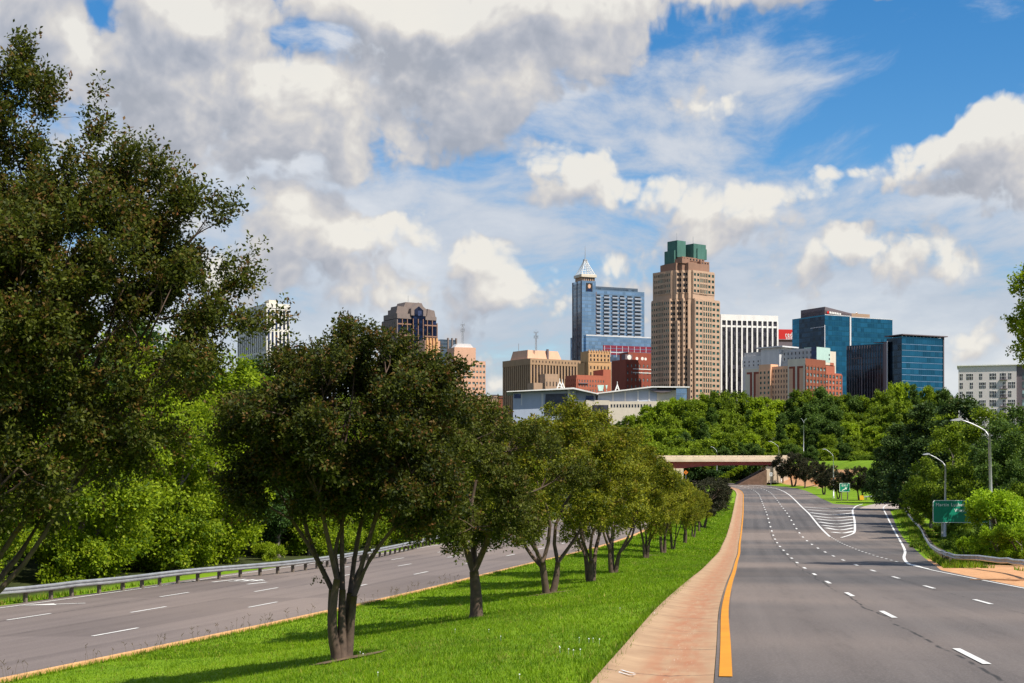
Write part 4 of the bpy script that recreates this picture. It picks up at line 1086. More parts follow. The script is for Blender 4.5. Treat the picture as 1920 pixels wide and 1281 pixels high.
mb = MB(); mb.ybar([(sx0 + .6, sz0 + .1), (sx1 - .6, sz0 + .1), (fx + 1.8, sz0 + 2.4), (fx, sz0 + 3.0), (fx - 1.8, sz0 + 2.4)], -.30, -.26); mb.build('blue_patch', CW['navy'], sc_)

# --- H: tallest rose granite tower with twin green caps
b = Bld('skyscraper', 'tallest stepped rose-brown granite skyscraper with two green copper caps', 1279, 1000, 38)
wr_, wl_ = b.wr(1354), b.wl(1217)
n_ = 4; st_ = 3.1                                    # sawtooth corner: n_ steps of st_ metres
def saw(x1, y1, k=n_, e=0.0):
    c = k * st_; p = [(x1, e), (c, e)]
    p = []
    for i in range(k): p += [(c - i * st_, i * st_ + e), (c - (i + 1) * st_, i * st_ + e)] if False else []
    return p
c = n_ * st_
prof = [(c, 0)]
for i in range(n_): prof += [(c - i * st_, (i + 1) * st_) if False else (c - i * st_, i * st_)]
# corner cut: from (0, c) to (c, 0) in steps
step = [(0, c)]
for i in range(n_):
    step += [(st_ * (i + 1) - .0, c - st_ * i), (st_ * (i + 1), c - st_ * (i + 1))]
zA, zB, zC, zD = b.z(748), b.z(557), b.z(503), b.z(489)
def body(ins, z1, z0=0):
    poly = [(x + (ins if k_ == 0 else 0), y) for k_, (x, y) in enumerate(step)]
    poly = [(max(x, ins), max(y, ins)) for x, y in step]
    poly += [(wr_ - ins - 2.5, ins), (wr_ - ins, ins + 2.5), (wr_ - ins, wl_ - ins), (ins + 2.5, wl_ - ins), (ins, wl_ - ins - 2.5)]
    out_ = []
    for p in poly:
        if not out_ or (abs(p[0] - out_[-1][0]) + abs(p[1] - out_[-1][1])) > .05: out_.append(p)
    return out_
mb = MB()
low = body(0, zB); mb.prism(low, 0, zB)
up_in = 1.9
upp = [(max(x, up_in), max(y, up_in)) for x, y in step] + [(wr_ - up_in - 4, up_in), (wr_ - up_in, up_in + 4), (wr_ - up_in, wl_ - up_in), (up_in, wl_ - up_in)]
o2 = []
for p in upp:
    if not o2 or (abs(p[0] - o2[-1][0]) + abs(p[1] - o2[-1][1])) > .05: o2.append(p)
mb.prism(o2, zB - .5, zC)
FL = 3.9
def fl_rows(z0, z1): return int((z1 - z0) / FL)
# right face, left face, sawtooth faces
def rows_face(o, d, L, z0, z1, nc, wf, hf, gm, **kw):
    nr = fl_rows(z0, z1); b.grid(mb, o, d, L, z1 - nr * FL, z1, nc, nr, wf, hf, gm, **kw)
xw0 = c + .3
for (z0, z1, ins) in ((2, zB - 1, 0), (zB, zC - 1, up_in)):
    L = wr_ - 2.5 - xw0 - (0 if ins == 0 else 3.5)
    rows_face((xw0, ins), DR_, L * .30, z0, z1, 2, .64, .50, GL['green'])
    rows_face((xw0 + L * .30, ins - .25), DR_, L * .36, z0, z1, 4, .62, .70, GL['green'])
    rows_face((xw0 + L * .66, ins), DR_, L * .34, z0, z1, 2, .64, .50, GL['green'])
    L2 = wl_ - 2.5 - c - ins
    rows_face((ins, wl_ - 2.5 - ins * .5), DL_, L2 * .35, z0, z1, 3, .55, .48, GL['green'])
    rows_face((ins - .25, wl_ - 2.5 - ins * .5 - L2 * .35), DL_, L2 * .32, z0, z1, 4, .58, .70, GL['green'])
    rows_face((ins, wl_ - 2.5 - ins * .5 - L2 * .67), DL_, L2 * .33, z0, z1, 3, .55, .48, GL['green'])
zt_ = [zC - 1, zC - 6, zC - 12, zC - 24, zC - 44]
for i in range(n_):
    xa, ya = st_ * i, c - st_ * i
    for (z0, z1, ins) in ((2, zB - 1, 0), (zB, zC - 1, up_in)):
        if xa < ins or ya - st_ < ins: continue
        rows_face((xa + .1, ya), DR_, st_ - .2, z0, z1, 1, .74, .58, GL['dark'], out=.5)
        rows_face((xa + st_, ya - .1), DL_, st_ - .2, z0, z1, 1, .74, .58, GL['dark'])
# projecting corner bays that stop at different heights
for (i, zz, e) in ((1, zC - 36, 2.0), (3, zC - 56, 2.2), (0, zC - 95, 1.6), (2, zC - 20, 1.0)):
    xa, ya = st_ * i, c - st_ * i
    mb.box(xa - e * .35, xa + st_ * .55, ya - e, ya + .5, 0, zz); rows_face((xa - e * .35, ya - e), DR_, st_ * .55 + e * .35, 2, zz - 1, 1, .55, .42, GL['dark'])
b.part('wall', mb, WM['granite'])
mb = MB(); q_ = up_in + .8
mb.prism([(max(x, up_in) * 1.0 + .2, max(y, up_in) + .2) for x, y in step[1:-1]] + [(wr_ - q_ - 6, q_ + 1.5), (wr_ - q_ - 2, q_ + 6), (wr_ - q_ - 2, wl_ - q_ - 3), (q_ + 3, wl_ - q_ - 3), (q_ + 1, wl_ - q_ - 9)], zC - .2, zD)
mb.box(9, wr_ - 9, 9, wl_ - 9, zD - .3, b.z(476))
mb.box(5.5, 13, 5.5, 13, zD - .4, b.z(481)); mb.box(wr_ - 16, wr_ - 7, 6, 13, zD - .4, b.z(482))
rows_ = fl_rows(0, 8)
b.grid(mb, (wr_ - 15.5, 6), DR_, 8, zD + .2, b.z(483), 3, 1, .5, .5, GL['dark']); b.grid(mb, (9.3, 9), DR_, wr_ - 18.6, b.z(483), b.z(477), 7, 1, .45, .6, GL['dark'])
b.part('upper_setback', mb, WM['granite_d'])
mb = MB(); zg = b.z(476)
gl0 = wl_ * .52
mb.box(6.5, 15.5, gl0 - 3, gl0 + 7, zC - 1, b.z(463)); mb.box(8.0, 16.5, gl0 - 4.5, gl0 + 5.5, b.z(476), b.z(452, 8, gl0))
b.part('copper_cap', mb, WM['copper'])
mb = MB(); gx0 = wr_ * .52; mb.box(gx0, gx0 + 12.5, 9.5, 18, b.z(477), b.z(456.5, gx0, 9)); mb.box(gx0 + 3, gx0 + 12.5, 8.6, 14, b.z(477), b.z(465, gx0, 9)); b.part('copper_cap', mb, WM['copper'])
for (xx, yy, zz) in ((12, gl0, b.z(452, 8, gl0)), (gx0 + 4, 14, b.z(456.5, gx0, 9))):
    mb = MB(); mb.tube([(xx, yy, zz - 1), (xx, yy, zz + 6)], [.22, .1], 5); b.part('roof_mast', mb, M['galv'])
b.finish()

# --- I: white striped slab
b = Bld('office_slab', 'white office slab with dark full-height window stripes beside the tallest tower', 1352, 1060, 14)
wr_, wl_, h_ = b.wr(1457.5), 30, b.z(590)
b.box('core', GL['black'], 0, wr_, 0, wl_, 0, h_ - 1)
mb = MB(); mb.box(-.4, wr_ + .4, -.5, wl_ + .4, h_ - 4.2, h_ + .2); mb.box(-.3, wr_ + .3, -.45, .3, h_ - 9.2, h_ - 7.8)
for i in range(12): x = wr_ * i / 11; mb.box(x - .6, x + .6, -.7, .6, 0, h_ - 4.2)
b.part('wall', mb, WM['trimw'])
for i in range(11): b.wins.append((wr_ * (i + .5) / 11, -.15, h_ - 6, wr_ / 11 - 1.3, 3.3, DR_, GL['black']))
for i in range(11):
    for j in range(9): b.wins.append((wr_ * (i + .5) / 11, -.15, h_ - 9.4 - 3.1 - j * 6.2, wr_ / 11 - 1.3, 6.1, DR_, GL['black']))
b.finish()

# --- J: red banner building
b = Bld('office_block', 'low dark roof carrying a bright red banner between the striped and teal blocks', 1440, 1200, 10)
wr_, h_ = b.wr(1502), b.z(641)
b.box('wall', WM['slate'], 0, wr_, 0, 20, 0, h_); b.box('roof_frame', WM['tan'], 2, wr_, .5, 2, h_, h_ + 2.2)
bx = b.wr(1458)
b.box('banner', WM['redsign'], bx, wr_, -1.2, -.8, b.z(636), b.z(617.5))
font('red hat', 5.4, bx + 6.2, -1.3, b.z(627.5), b.root, WM['trimw'], align='LEFT', sx=.8); font('tower', 4.2, bx + 6.8, -1.3, b.z(633), b.root, WM['trimw'], align='LEFT', sx=.9)

# --- K: large teal glass office block
b = Bld('glass_block', 'large teal glass office block with a slanted grey roof screen', 1546.5, 1100, 27)
wr_, wl_, h_ = b.wr(1675), b.wl(1499), b.z(590)
wm = b.wr(1594)
b.box('glass_wing', CW['teal'], 0, wm, 0, 40, 0, h_)
b.box('glass_wing', CW['teal'], wm + .02, wr_, 1.0, 40, 0, h_ - .5)
b.box('glass_side', CW['teal_d'], -.35, -.02, .1, wl_, 0, h_ - 1)  # darker glass: shade of the unlit left face put into the colour
mb = MB(); mb.box(wm - .7, wm + .7, -.5, 1.2, 0, h_ - .3); mb.box(-.45, .1, -.3, .1, 0, h_ - 8); mb.box(-.5, -.36, .1, wl_ * .55, h_ - 9.5, h_ - 9); mb.box(0, wm, -.1, 0, h_ - .3, h_ + .2); mb.box(wm + .8, wr_ + .1, .85, 1, h_ - .8, h_ - .3)
b.part('trim', mb, WM['greyl'])
zs = b.z(575); mb = MB()
mb.hexa([(.5, .5, h_), (wm + 2, .5, h_), (wm + 2, wl_ - 1, h_), (.5, wl_ - 1, h_)], [(.5, .5, zs), (wm + 2, .5, h_ + 2.2), (wm + 2, wl_ - 1, h_ + 2.2), (.5, wl_ - 1, zs)])
for i in range(20): mb.box(.15, .4, 1 + i * (wl_ - 3) / 19, 1.4 + i * (wl_ - 3) / 19, h_, h_ + 3.8)
for i in range(22): mb.box(1 + i * (wm - 1) / 21, 1.35 + i * (wm - 1) / 21, .2, .45, h_, h_ + 3.4 - 1.6 * i / 21)
b.part('roof_screen', mb, WM['slate'])
b.box('rooftop_plant', WM['tan'], wm + 2.2, wm + (wr_ - wm) * .55, 5, 16, h_ - .4, h_ + 3.0)
mb = MB(); mb.tube([(wm + 14, 9, h_ + 3.6), (wm + 14, 9.5, h_ + 4.4)], [1.2, .4], 10); b.part('satellite_dish', mb, WM['trimw'])
mb = MB()
for i, (x0, w_) in enumerate(((4.5, 1.5), (6.4, 1.2), (8, 1.4), (9.8, 1.1), (11.3, 1.4), (13.1, 1.0), (14.5, 1.3))): mb.box(x0, x0 + w_, -.2, -.02, h_ + 1.0 - i * .1, h_ + 2.6 - i * .12)
b.part('roof_lettering', mb, WM['trimw'])
mb = MB(); mb.ybar([(2.2, h_ + 1), (3.6, h_ + .9), (4.2, h_ + 2.2), (3.2, h_ + 3.1), (2, h_ + 2.4)], -.2, -.02); b.part('roof_emblem', mb, WM['redsign'])

# --- L: grey stucco blocks
b = Bld('hotel_block', 'light grey stucco block with a flat white roof slab behind the brick complex', 1530, 960, 42)
z = b.z; wl_ = b.wl(1395); wr_ = b.wr(1570)
mb = MB(); mb.box(0, 6, 0, wl_, 0, z(652)); b.grid(mb, (0, wl_ * .50), DL_, wl_ * .46, z(675), z(655), 9, 2, .3, .5, GL['dark']); b.part('wall', mb, WM['grey'])
mb = MB(); mb.box(-3, 10, wl_ * .46, wl_ * .72, 0, z(647)); mb.box(-4.5, 14, wl_ * .40, wl_ * .76, z(647), z(644.5)); b.part('lift_tower', mb, WM['greyl'])
mb = MB(); mb.box(-1.5, 6, wl_ * .70, wl_, 0, z(660)); b.grid(mb, (-1.5, wl_), DL_, wl_ * .26, z(681), z(667), 4, 2, .28, .5, GL['dark']); b.part('wing', mb, WM['greyl'])
w1 = b.wr(1556)
b.box('mint_panel', WM['mint'], .2, w1, -.3, 10, 0, z(650.5)); b.box('glass_edge', CW['navy'], -.4, .2, -.4, 3.5, 0, z(650))
mb = MB(); mb.box(w1 + .02, wr_, 1.2, 12, 0, z(656)); b.grid(mb, (w1 - 2.2, -.3), DR_, 2.2, z(675), z(660), 1, 2, .5, .5, GL['dark'], piers=False); b.part('end_wall', mb, WM['cream']); b.finish()

# --- M: cream, pink and brick complex
b = Bld('apartment_complex', 'cream and salmon complex with brick corner and dark red T-shaped trim', 1510, 880, 46)
z = b.z; wl_ = b.wl(1395); wr_ = b.wr(1580); wl1 = b.wl(1477); wl2 = b.wl(1446); wl3 = b.wl(1424)
mb = MB(); mb.box(0, 8, 0, wl1, 0, z(672)); mb.box(1.5, 8, wl3, wl_, 0, z(686)); b.part('cream_wall', mb, WM['cream'])
mb = MB(); mb.box(.8, 8, wl1 + .02, wl2, 0, z(684)); mb.box(-.6, 8, wl2 + .02, wl3 - .02, 0, z(683, 0, wl2))
b.grid(mb, (.8, wl2), DL_, wl2 - wl1, z(768), z(688), 6, 8, .42, .55, GL['dark'])
b.grid(mb, (-.6, wl3 - .1), DL_, wl3 - wl2 - .1, z(768), z(690), 3, 8, .46, .5, GL['green'])
b.part('salmon_wall', mb, WM['salmon'])
mb = MB()
for (y0, y1, sgn, zt1, xo) in ((wl1 * .12, wl1 * .46, 1, z(686), -.12), (wl1 * .58, wl1 * .92, -1, z(686), -.12), (wl3 + (wl_ - wl3) * .12, wl3 + (wl_ - wl3) * .46, 1, z(692), 1.38), (wl3 + (wl_ - wl3) * .56, wl3 + (wl_ - wl3) * .90, -1, z(692), 1.38)):
    mb.box(xo, xo + .3, y0, y1, zt1 - 1.3, zt1)
    ya = y0 + .0 if sgn < 0 else y1 - 1.6
    mb.box(xo - .01, xo + .3, ya, ya + 1.6, 0, zt1 - 1.31)
b.part('red_trim', mb, WM['red'])
mb = MB()
for (y0, y1, xo, zt1) in ((wl1 * .12, wl1 * .40, -.05, z(690)), (wl1 * .66, wl1 * .92, -.05, z(690)), (wl3 + (wl_ - wl3) * .12, wl3 + (wl_ - wl3) * .36, 1.45, z(696))):
    mb = MB(); mb.box(xo, xo + .2, y0, y1, 0, zt1); b.part('salmon_panel', mb, WM['pink'])
pass
w1 = b.wr(1548)
mb = MB(); mb.box(0.02, w1, -.02, 10, 0, z(672)); b.grid(mb, (0, 0), DR_, w1, z(768), z(684), 6, 7, .62, .5, GL['pale'], out=.5); b.part('brick_wall', mb, WM['brick'])
mb = MB(); mb.box(w1 + .02, wr_, .8, 12, 0, z(695)); mb.box(w1 + .02, b.wr(1569), 1.5, 12, z(695), z(680)); b.grid(mb, (w1, .8), DR_, wr_ - w1, z(760), z(697), 5, 6, .6, .6, GL['pale'], out=.5); b.part('orange_brick_wall', mb, WM['redl'])
b.box('parapet', WM['cream'], w1 + .1, b.wr(1567), 1.2, 8, z(680), z(675.5)); b.box('parapet', WM['redl'], wr_ * .7, wr_ * .8, 1.1, 7, z(680), z(675))
b.finish()

# --- N: dark glass block and teal block with a flat roof canopy
b = Bld('glass_block', 'near-black glass block with a ribbed facade left of the teal corner block', 1661, 915, 48)
wl_ = b.wl(1588); z = b.z
b.box('glass_wall', CW['teal_d'], 0, 14, 0, wl_, 0, z(644))
mb = MB()
for i in range(16): y = wl_ * i / 15; mb.box(-.35, .02, y - .12, y + .12, 0, z(645.5))
mb.box(-.5, -.2, wl_ * .60, wl_ * .62, 0, z(668)); mb.box(-.5, -.2, wl_ * .62, wl_ * .88, z(668) - .4, z(668))
mb.box(-.6, 1.0, -1.0, 1.4, 0, z(641)); mb.box(-.8, 4, -1.2, wl_ * .3, z(642), z(641)); b.part('fin', mb, WM['slate'])
b.box('edge_trim', WM['greyl'], -.7, -.1, -1.4, -.9, 0, z(640))
b = Bld('glass_block', 'teal glass corner block under a thin overhanging roof canopy', 1691, 905, 26)
wr_, wl_, h_ = b.wr(1768), b.wl(1663), b.z(631)
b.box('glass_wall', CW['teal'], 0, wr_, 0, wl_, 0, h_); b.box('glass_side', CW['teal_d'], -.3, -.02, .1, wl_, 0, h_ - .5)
mb = MB(); mb.box(-.9, wr_ + 2.6, -1.8, wl_ + 1.5, h_ + .9, h_ + 1.5); mb.box(wr_ + .02, wr_ + .7, -.5, 1.5, 0, h_ + .9); b.part('canopy', mb, WM['slate'])
mb = MB()
for i in range(8): mb.box(-.12, -.0 + wr_, -.2, -.02, h_ - 5 - i * 3.9, h_ - 4.6 - i * 3.9)
b.part('transom', mb, CW['blue'])
mb = MB()
for i in range(12): mb.box(1 + i * (wr_ - 2) / 11, 1.3 + i * (wr_ - 2) / 11, .5, 1, h_, h_ + .9)
b.part('canopy_post', mb, WM['greyl'])

# --- O: white apartment house at the right edge
b = Bld('apartment_house', 'white apartment house with paired dark windows at the right edge of the skyline', 1797, 520, -18, 6)
wr_, h_ = b.wr(1906), b.z(687)
mb = MB(); mb.box(0, wr_, 0, 18, 0, h_); b.part('wall', mb, WM['apt'])
mb = MB(); mb.box(-.5, wr_ + 14, -.6, 18.5, h_, h_ + .35); b.part('roof', mb, WM['trimw'])
mb = MB(); mb.box(wr_ + .02, wr_ + 13, .5, 18, 0, h_); b.part('dark_wing', mb, WM['slate'])
cols = [1802.5, 1815, 1821.5, 1839, 1845.5, 1858.5, 1865, 1878, 1883, 1893.5, 1900.5]
for r_ in range(9):
    zz = h_ - 3.9 - r_ * 3.22
    for i, cxp in enumerate(cols):
        if (i * 7 + r_ * 3) % 6 == 4: continue
        b.wins.append((b.wr(cxp), 0, zz, 1.0, 2.15, DR_, GL['dark']))
fm = MB()
for (x, y, zz, w, hh, d, g_) in b.wins: fm.box(x - w / 2 - .12, x + w / 2 + .12, -.03, .02, zz + hh / 2, zz + hh / 2 + .15); fm.box(x - w / 2, x + w / 2, -.09, -.06, zz - .06, zz + .06); fm.box(x - .04, x + .04, -.09, -.065, zz - hh / 2, zz + hh / 2)
for r_ in range(4): b.wins.append((wr_ + 5.5, .5, h_ - 3.9 - r_ * 3.22, 7, 2.3, DR_, GL['pale']))
o = b.part('window_frame', fm, WM['trimw']); o['kind'] = 'stuff'
for r_ in range(6):
    zz = h_ - 5.3 - r_ * 3.22; x0 = b.wr(1874)
    mb = MB(); mb.box(x0, x0 + 2.7, -.9, 0, zz, zz + .15); mb.box(x0, x0 + 2.7, -.9, -.85, zz + 1.0, zz + 1.08)
    for i in range(11): mb.box(x0 + i * .265, x0 + i * .265 + .04, -.9, -.86, zz + .15, zz + 1.0)
    b.part('balcony', mb, WM['slate'])
b.finish()

# --- P: convention centre
b = Bld('convention_centre', 'long low convention centre with thin white roofs and a dark mural panel', 950, 850, 0)
def X(px): return b.wr(px)
z = b.z
mb = MB(); mb.ybar([(X(950), z(736)), (X(950), z(734.6)), (X(1075), z(727.5)), (X(1121), z(738.5)), (X(1121), z(740.5)), (X(1075), z(730.5))], -5, 40)
mb.ybar([(X(1112), z(740)), (X(1112), z(738)), (X(1222), z(724.8)), (X(1292), z(725.2)), (X(1292), z(727.5)), (X(1222), z(727.2))], -3, 42)
b.part('roof', mb, WM['trimw'])
mb = MB(); mb.ybar([(X(962), 0), (X(1080), 0), (X(1080), z(731.5)), (X(962), z(736.5))], .2, 38)
mb.ybar([(X(1080) + .02, 0), (X(1118), 0), (X(1118), z(741)), (X(1080) + .02, z(732))], 2.2, 38); b.part('wall', mb, WM['conv'])
mb = MB(); mb.ybar([(X(1121), 0), (X(1232), 0), (X(1232), z(727.6)), (X(1215), z(728.5)), (X(1121), z(739.8))], .5, 38); b.part('wall', mb, WM['conv'])
mb = MB()
for px in (1148, 1171, 1195, 1216): mb.box(X(px), X(px) + .9, .2, .5, z(752), z(733))
b.part('pilaster', mb, WM['greyl'])
mb = MB(); mb.ybar([(X(1021), z(779)), (X(1066), z(779)), (X(1063.5), z(738)), (X(1023), z(739))], -.1, .15); b.part('mural', mb, mat('mural_panel', (.035, .042, .065), .5, .6, .35))
mb = MB(); mb.box(X(964), X(977), .0, .25, z(747), z(739)); mb.box(X(1099), X(1113), 1.6, 2.1, z(749), z(742)); b.part('glazing', mb, CW['navy'])
mb = MB(); mb.box(X(977), X(979), -.1, .2, z(760), z(738)); b.part('mullion', mb, WM['greyl'])
mb = MB(); mb.box(X(1015), X(1019), -.1, .2, z(765), z(738)); b.part('mullion', mb, WM['greyl'])
mb = MB(); mb.ybar([(X(1066), z(775)), (X(1073), z(775)), (X(1069), z(731)), (X(1064), z(731))], -.6, .15); b.part('mullion', mb, WM['greyl'])
mb = MB(); mb.box(X(1073), X(1098), -2, 10, 0, z(751)); mb.box(X(1098) + .02, X(1142), -3, 10, 0, z(751)); mb.box(X(1142) + .02, X(1232), -2.5, 10, 0, z(753))
b.part('stone_base', mb, WM['cream'])
for i in range(14): b.wins.append((X(1146 + i * 5.6), -2.5, z(761.5), 1.0, 1.9, DR_, GL['dark']))
b.finish()
mb = MB(); mb.box(X(1110), X(1140), -3.2, -3, 0, z(760)); b.part('entrance', mb, GL['black'])
mb = MB(); mb.box(X(1078), X(1084), -2.2, -2, z(785), z(760)); mb.box(X(1096), X(1098), -2.2, -2, z(785), z(760)); b.part('red_panel', mb, WM['brick'])
mb = MB(); mb.ybar([(X(1218), z(731)), (X(1262), z(731)), (X(1255), z(735)), (X(1240), z(736.5)), (X(1227), z(735))], -2, 20); b.part('soffit', mb, WM['slate'])
mb = MB(); mb.box(X(1232) + .02, X(1268), .5, 30, 0, z(731.5)); b.part('stone_wing', mb, WM['cream'])
mb = MB(); mb.box(X(1268) + .02, X(1288), 1, 30, 0, z(728)); b.part('glass_wing', mb, CW['blue'])
def aframe(px, y0, y1, w, name='A-frame', dep=20):
    mb = MB(); xc = X(px); mb.tube([(xc - w, dep, z(y0)), (xc, dep, z(y1))], .32, 6); mb.tube([(xc + w, dep, z(y0)), (xc, dep, z(y1))], .32, 6); mb.tube([(xc - w * .5, dep, z((y0 + y1) / 2)), (xc + w * .5, dep, z((y0 + y1) / 2))], .2, 5)
    mb.tube([(xc, dep, z(y1)), (xc, dep, z(y1) + 2)], .15, 5); b.part('roof_frame', mb, WM['trimw'])
aframe(1051.5, 731, 712, 2.4); aframe(1057, 731, 714, 1.8); aframe(1162, 731, 718, 1.4)
mb = MB(); 
for (p0, p1) in ((1123, 1135), (1138, 1142)):
    mb.ybar([(X(p0) + .8, z(731)), (X(p1) - .8, z(731)), (X(p1), z(720)), (X(p0), z(720))], 12, 16)
b.part('roof_funnel', mb, WM['mint'])
# --- Q: distant low roofs
for i, (pa, pb, pt, mm) in enumerate(((908, 921, 744, 'pink'), (922, 934, 742, 'tan'), (935, 947, 743, 'brick'))):
    b = Bld('low_building', ('small pinkish roofline', 'small tan roofline', 'small brick roofline')[i] + ' far off left of the fluted brown block', pa, 1500, 8)
    w_ = b.wr(pb); hh = b.z(pt)
    b.box('wall', WM[mm], 0, w_, 0, 15, 0, hh); b.box('roof', WM['slate'], -.3, w_ + .3, -.3, 15.3, hh, hh + 1.0)
    for k in range(4): b.wins.append((w_ * (k + .5) / 4, 0, hh - 2.2, 1.2, 1.6, DR_, GL['dark']))
    b.finish()
# ------------------------------------------------------------------ trees
def unit(a): return a / np.maximum(np.linalg.norm(a, axis=-1, keepdims=True), 1e-9)
def leaves(rng, P_, D_, size, flat=.5, asp=.5, outn=None):
    """diamond leaves at P_ pointing along D_; returns verts, quads"""
    n = len(P_); r = unit(rng.normal(size=(n, 3)))
    nrm = unit(r * (1 - flat) + (outn if outn is not None else np.array([0, 0, 1.])) * flat + 1e-6)
    d = unit(D_ + rng.normal(size=(n, 3)) * .45); sdir = unit(np.cross(d, nrm)); s_ = size * rng.uniform(.65, 1.3, n)[:, None]
    up = np.cross(sdir, d) * s_ * .12
    a = P_; b_ = P_ + d * s_ * .5 + sdir * s_ * asp * .5 + up; c_ = P_ + d * s_; e = P_ + d * s_ * .5 - sdir * s_ * asp * .5 + up
    V_ = np.stack([a, b_, c_, e], 1).reshape(-1, 3)
    return V_, np.arange(n * 4).reshape(n, 4)
def kmeans(rng, P_, k, it=7):
    k = min(k, len(P_)); c = P_[rng.choice(len(P_), k, replace=False)]
    for _ in range(it):
        l_ = np.argmin(((P_[:, None] - c[None]) ** 2).sum(-1), 1)
        c = np.array([P_[l_ == j].mean(0) if (l_ == j).any() else c[j] for j in range(k)])
    return l_, c
def skeleton(rng, mb, tips, base_r, fork_h, ntr, spread=.35, lean=(0, 0), sub=(4, 4), sides=7, twigs=True, kink=.06):
    tips = tips.copy()
    w = tips * np.array([1, 1, .2]); l_, c = kmeans(rng, w, ntr)
    rad0 = base_r / math.sqrt(ntr) * 1.15
    def bend(a, b_, n=5, k=kink):
        a = np.array(a, float); b_ = np.array(b_, float); L = np.linalg.norm(b_ - a); out = []
        o = rng.normal(size=3) * L * k; o[2] *= .3
        for i in range(n + 1):
            t_ = i / n; p = a * (1 - t_) + b_ * t_ + o * math.sin(math.pi * t_)
            out.append(tuple(p))
        return out
    for j in range(len(c)):
        g_ = tips[l_ == j]
        if not len(g_): continue
        cen = g_.mean(0); dirxy = unit(np.array([cen[0], cen[1]])[None])[0]
        b0 = np.array([dirxy[0] * base_r * .55, dirxy[1] * base_r * .55, -.15]) if ntr > 1 else np.array([0, 0, -.15])
        f_ = np.array([cen[0] * spread, cen[1] * spread, fork_h * rng.uniform(.85, 1.2)])
        pts = bend(b0, f_, 6, .035); pts[1] = tuple(np.array(pts[1]) * .6 + np.array([b0[0], b0[1], pts[1][2]]) * .4)
        mb.tube(pts, [rad0 * (1.35 if i == 0 else 1 - .06 * i) for i in range(7)], sides + 2)
        def grow(node, g__, r_, lv):
            l2, c2 = kmeans(rng, g__, sub[lv])
            for q_ in range(len(c2)):
                h__ = g__[l2 == q_]
                if not len(h__): continue
                cc = h__.mean(0); nd = node + (cc - node) * (.62 if lv == 0 else .75)
                rr = r_ * (.62 if lv == 0 else .55)
                mb.tube(bend(node, nd, 4), [r_ * (1 - i * .10) * (.80 if lv == 0 else .62) for i in range(5)], max(4, sides - 2 * lv))
                if lv + 1 < len(sub): grow(nd, h__, rr, lv + 1)
                elif twigs:
                    for t_ in h__[:14]: mb.tube(bend(nd, t_, 2, .08), [rr * .35, rr * .25, rr * .1], 4, cap=False)
        grow(np.array(pts[-1]), g_, rad0 * .66, 0)
def crown_points(rng, ells, nl, lump, ntip, shell=.62):
    """lumps on the shells of ellipsoids (cx,cy,cz,rx,ry,rz,weight); tips spread over the lumps"""
    C_, R_ = [], []; wt = np.array([e[6] for e in ells], float); wt /= wt.sum()
    for e, w in zip(ells, wt):
        k = max(1, int(round(nl * w)))
        d = unit(rng.normal(size=(k, 3))); r = shell + (1 - shell) * rng.uniform(0, 1, (k, 1)) ** .7; r *= rng.uniform(.75, 1.0, (k, 1))
        C_.append(np.array(e[:3]) + d * r * np.array(e[3:6]))
        R_.append(np.full(k, lump) * rng.uniform(.65, 1.25, k) * (min(e[3:6]) ** .5))
    C_ = np.concatenate(C_); R_ = np.concatenate(R_)
    k = rng.choice(len(C_), ntip, p=R_ ** 2 / (R_ ** 2).sum())
    d = unit(rng.normal(size=(ntip, 3)) + np.array([0, 0, .35])); r = rng.uniform(.35, 1, (ntip, 1)) ** .6
    T = C_[k] + d * R_[k][:, None] * r * np.array([1, 1, .8])
    return T, d, C_, R_
def make_tree(name, seed, ells, nl, lump, ntip, per, size, fork, ntr, base_r, lmat, bmat, spray=.35, asp=.55, sub=(4, 4), up=.5, young=.25, tipred=.2, skn=220, flat=.45, spread=.35, sides=7, zmin=None, far=False):
    rng = np.random.default_rng(seed)
    T, d, C_, R_ = crown_points(rng, ells, nl, lump, ntip)
    if zmin is not None: keep = T[:, 2] > zmin; T, d = T[keep], d[keep]
    ctr = np.average(np.array([e[:3] for e in ells]), axis=0, weights=[e[6] for e in ells])
    out = unit(T - ctr)
    sd = unit(out * .6 + d * .4 + np.array([0, 0, up]) + rng.normal(size=T.shape) * .30)
    L = spray * rng.uniform(.5, 1.5, len(T))
    j = np.tile(np.arange(per), len(T)); i = np.repeat(np.arange(len(T)), per)
    f_ = (j + rng.uniform(0, 1, len(j))) / per
    side = unit(np.cross(sd[i], rng.normal(size=(len(i), 3))))
    w_ = (.34 if not far else 1.0) * L[i] * (1 - .6 * f_)
    pos = T[i] + sd[i] * (L[i] * (f_ - .25))[:, None] + side * (w_ * rng.uniform(.0, .8, len(i)))[:, None]
    V_, Q_ = leaves(rng, pos, sd[i] * .5 + side * .8, size, flat, asp, unit(out[i] * .7 + np.array([0, 0, .6])))
    me_ = np_mesh('crown', V_, Q_, lmat)
    clump = rng.uniform(-.40, .40, len(T))[i]
    tint = np.clip(young + clump + rng.uniform(-.3, .3, len(i)) + .25 * (f_ - .5), 0, 1)
    redc = (rng.uniform(0, 1, len(T)) < tipred)[i] & (f_ > .35)
    tip = np.where(redc, rng.uniform(.1, .8, len(i)), 0) + (rng.uniform(0, 1, len(i)) < .02) * .4
    fattr(me_, 'tint', tint, 'FACE'); fattr(me_, 'tip', np.clip(tip, 0, 1), 'FACE')
    mb = MB(); k = rng.choice(len(T), min(skn, len(T)), replace=False)
    skeleton(rng, mb, T[k] if zmin is None else T[k], base_r, fork, ntr, sub=sub, spread=spread, sides=sides, twigs=not far)
    return (mb.mesh('trunk', bmat, True), me_)
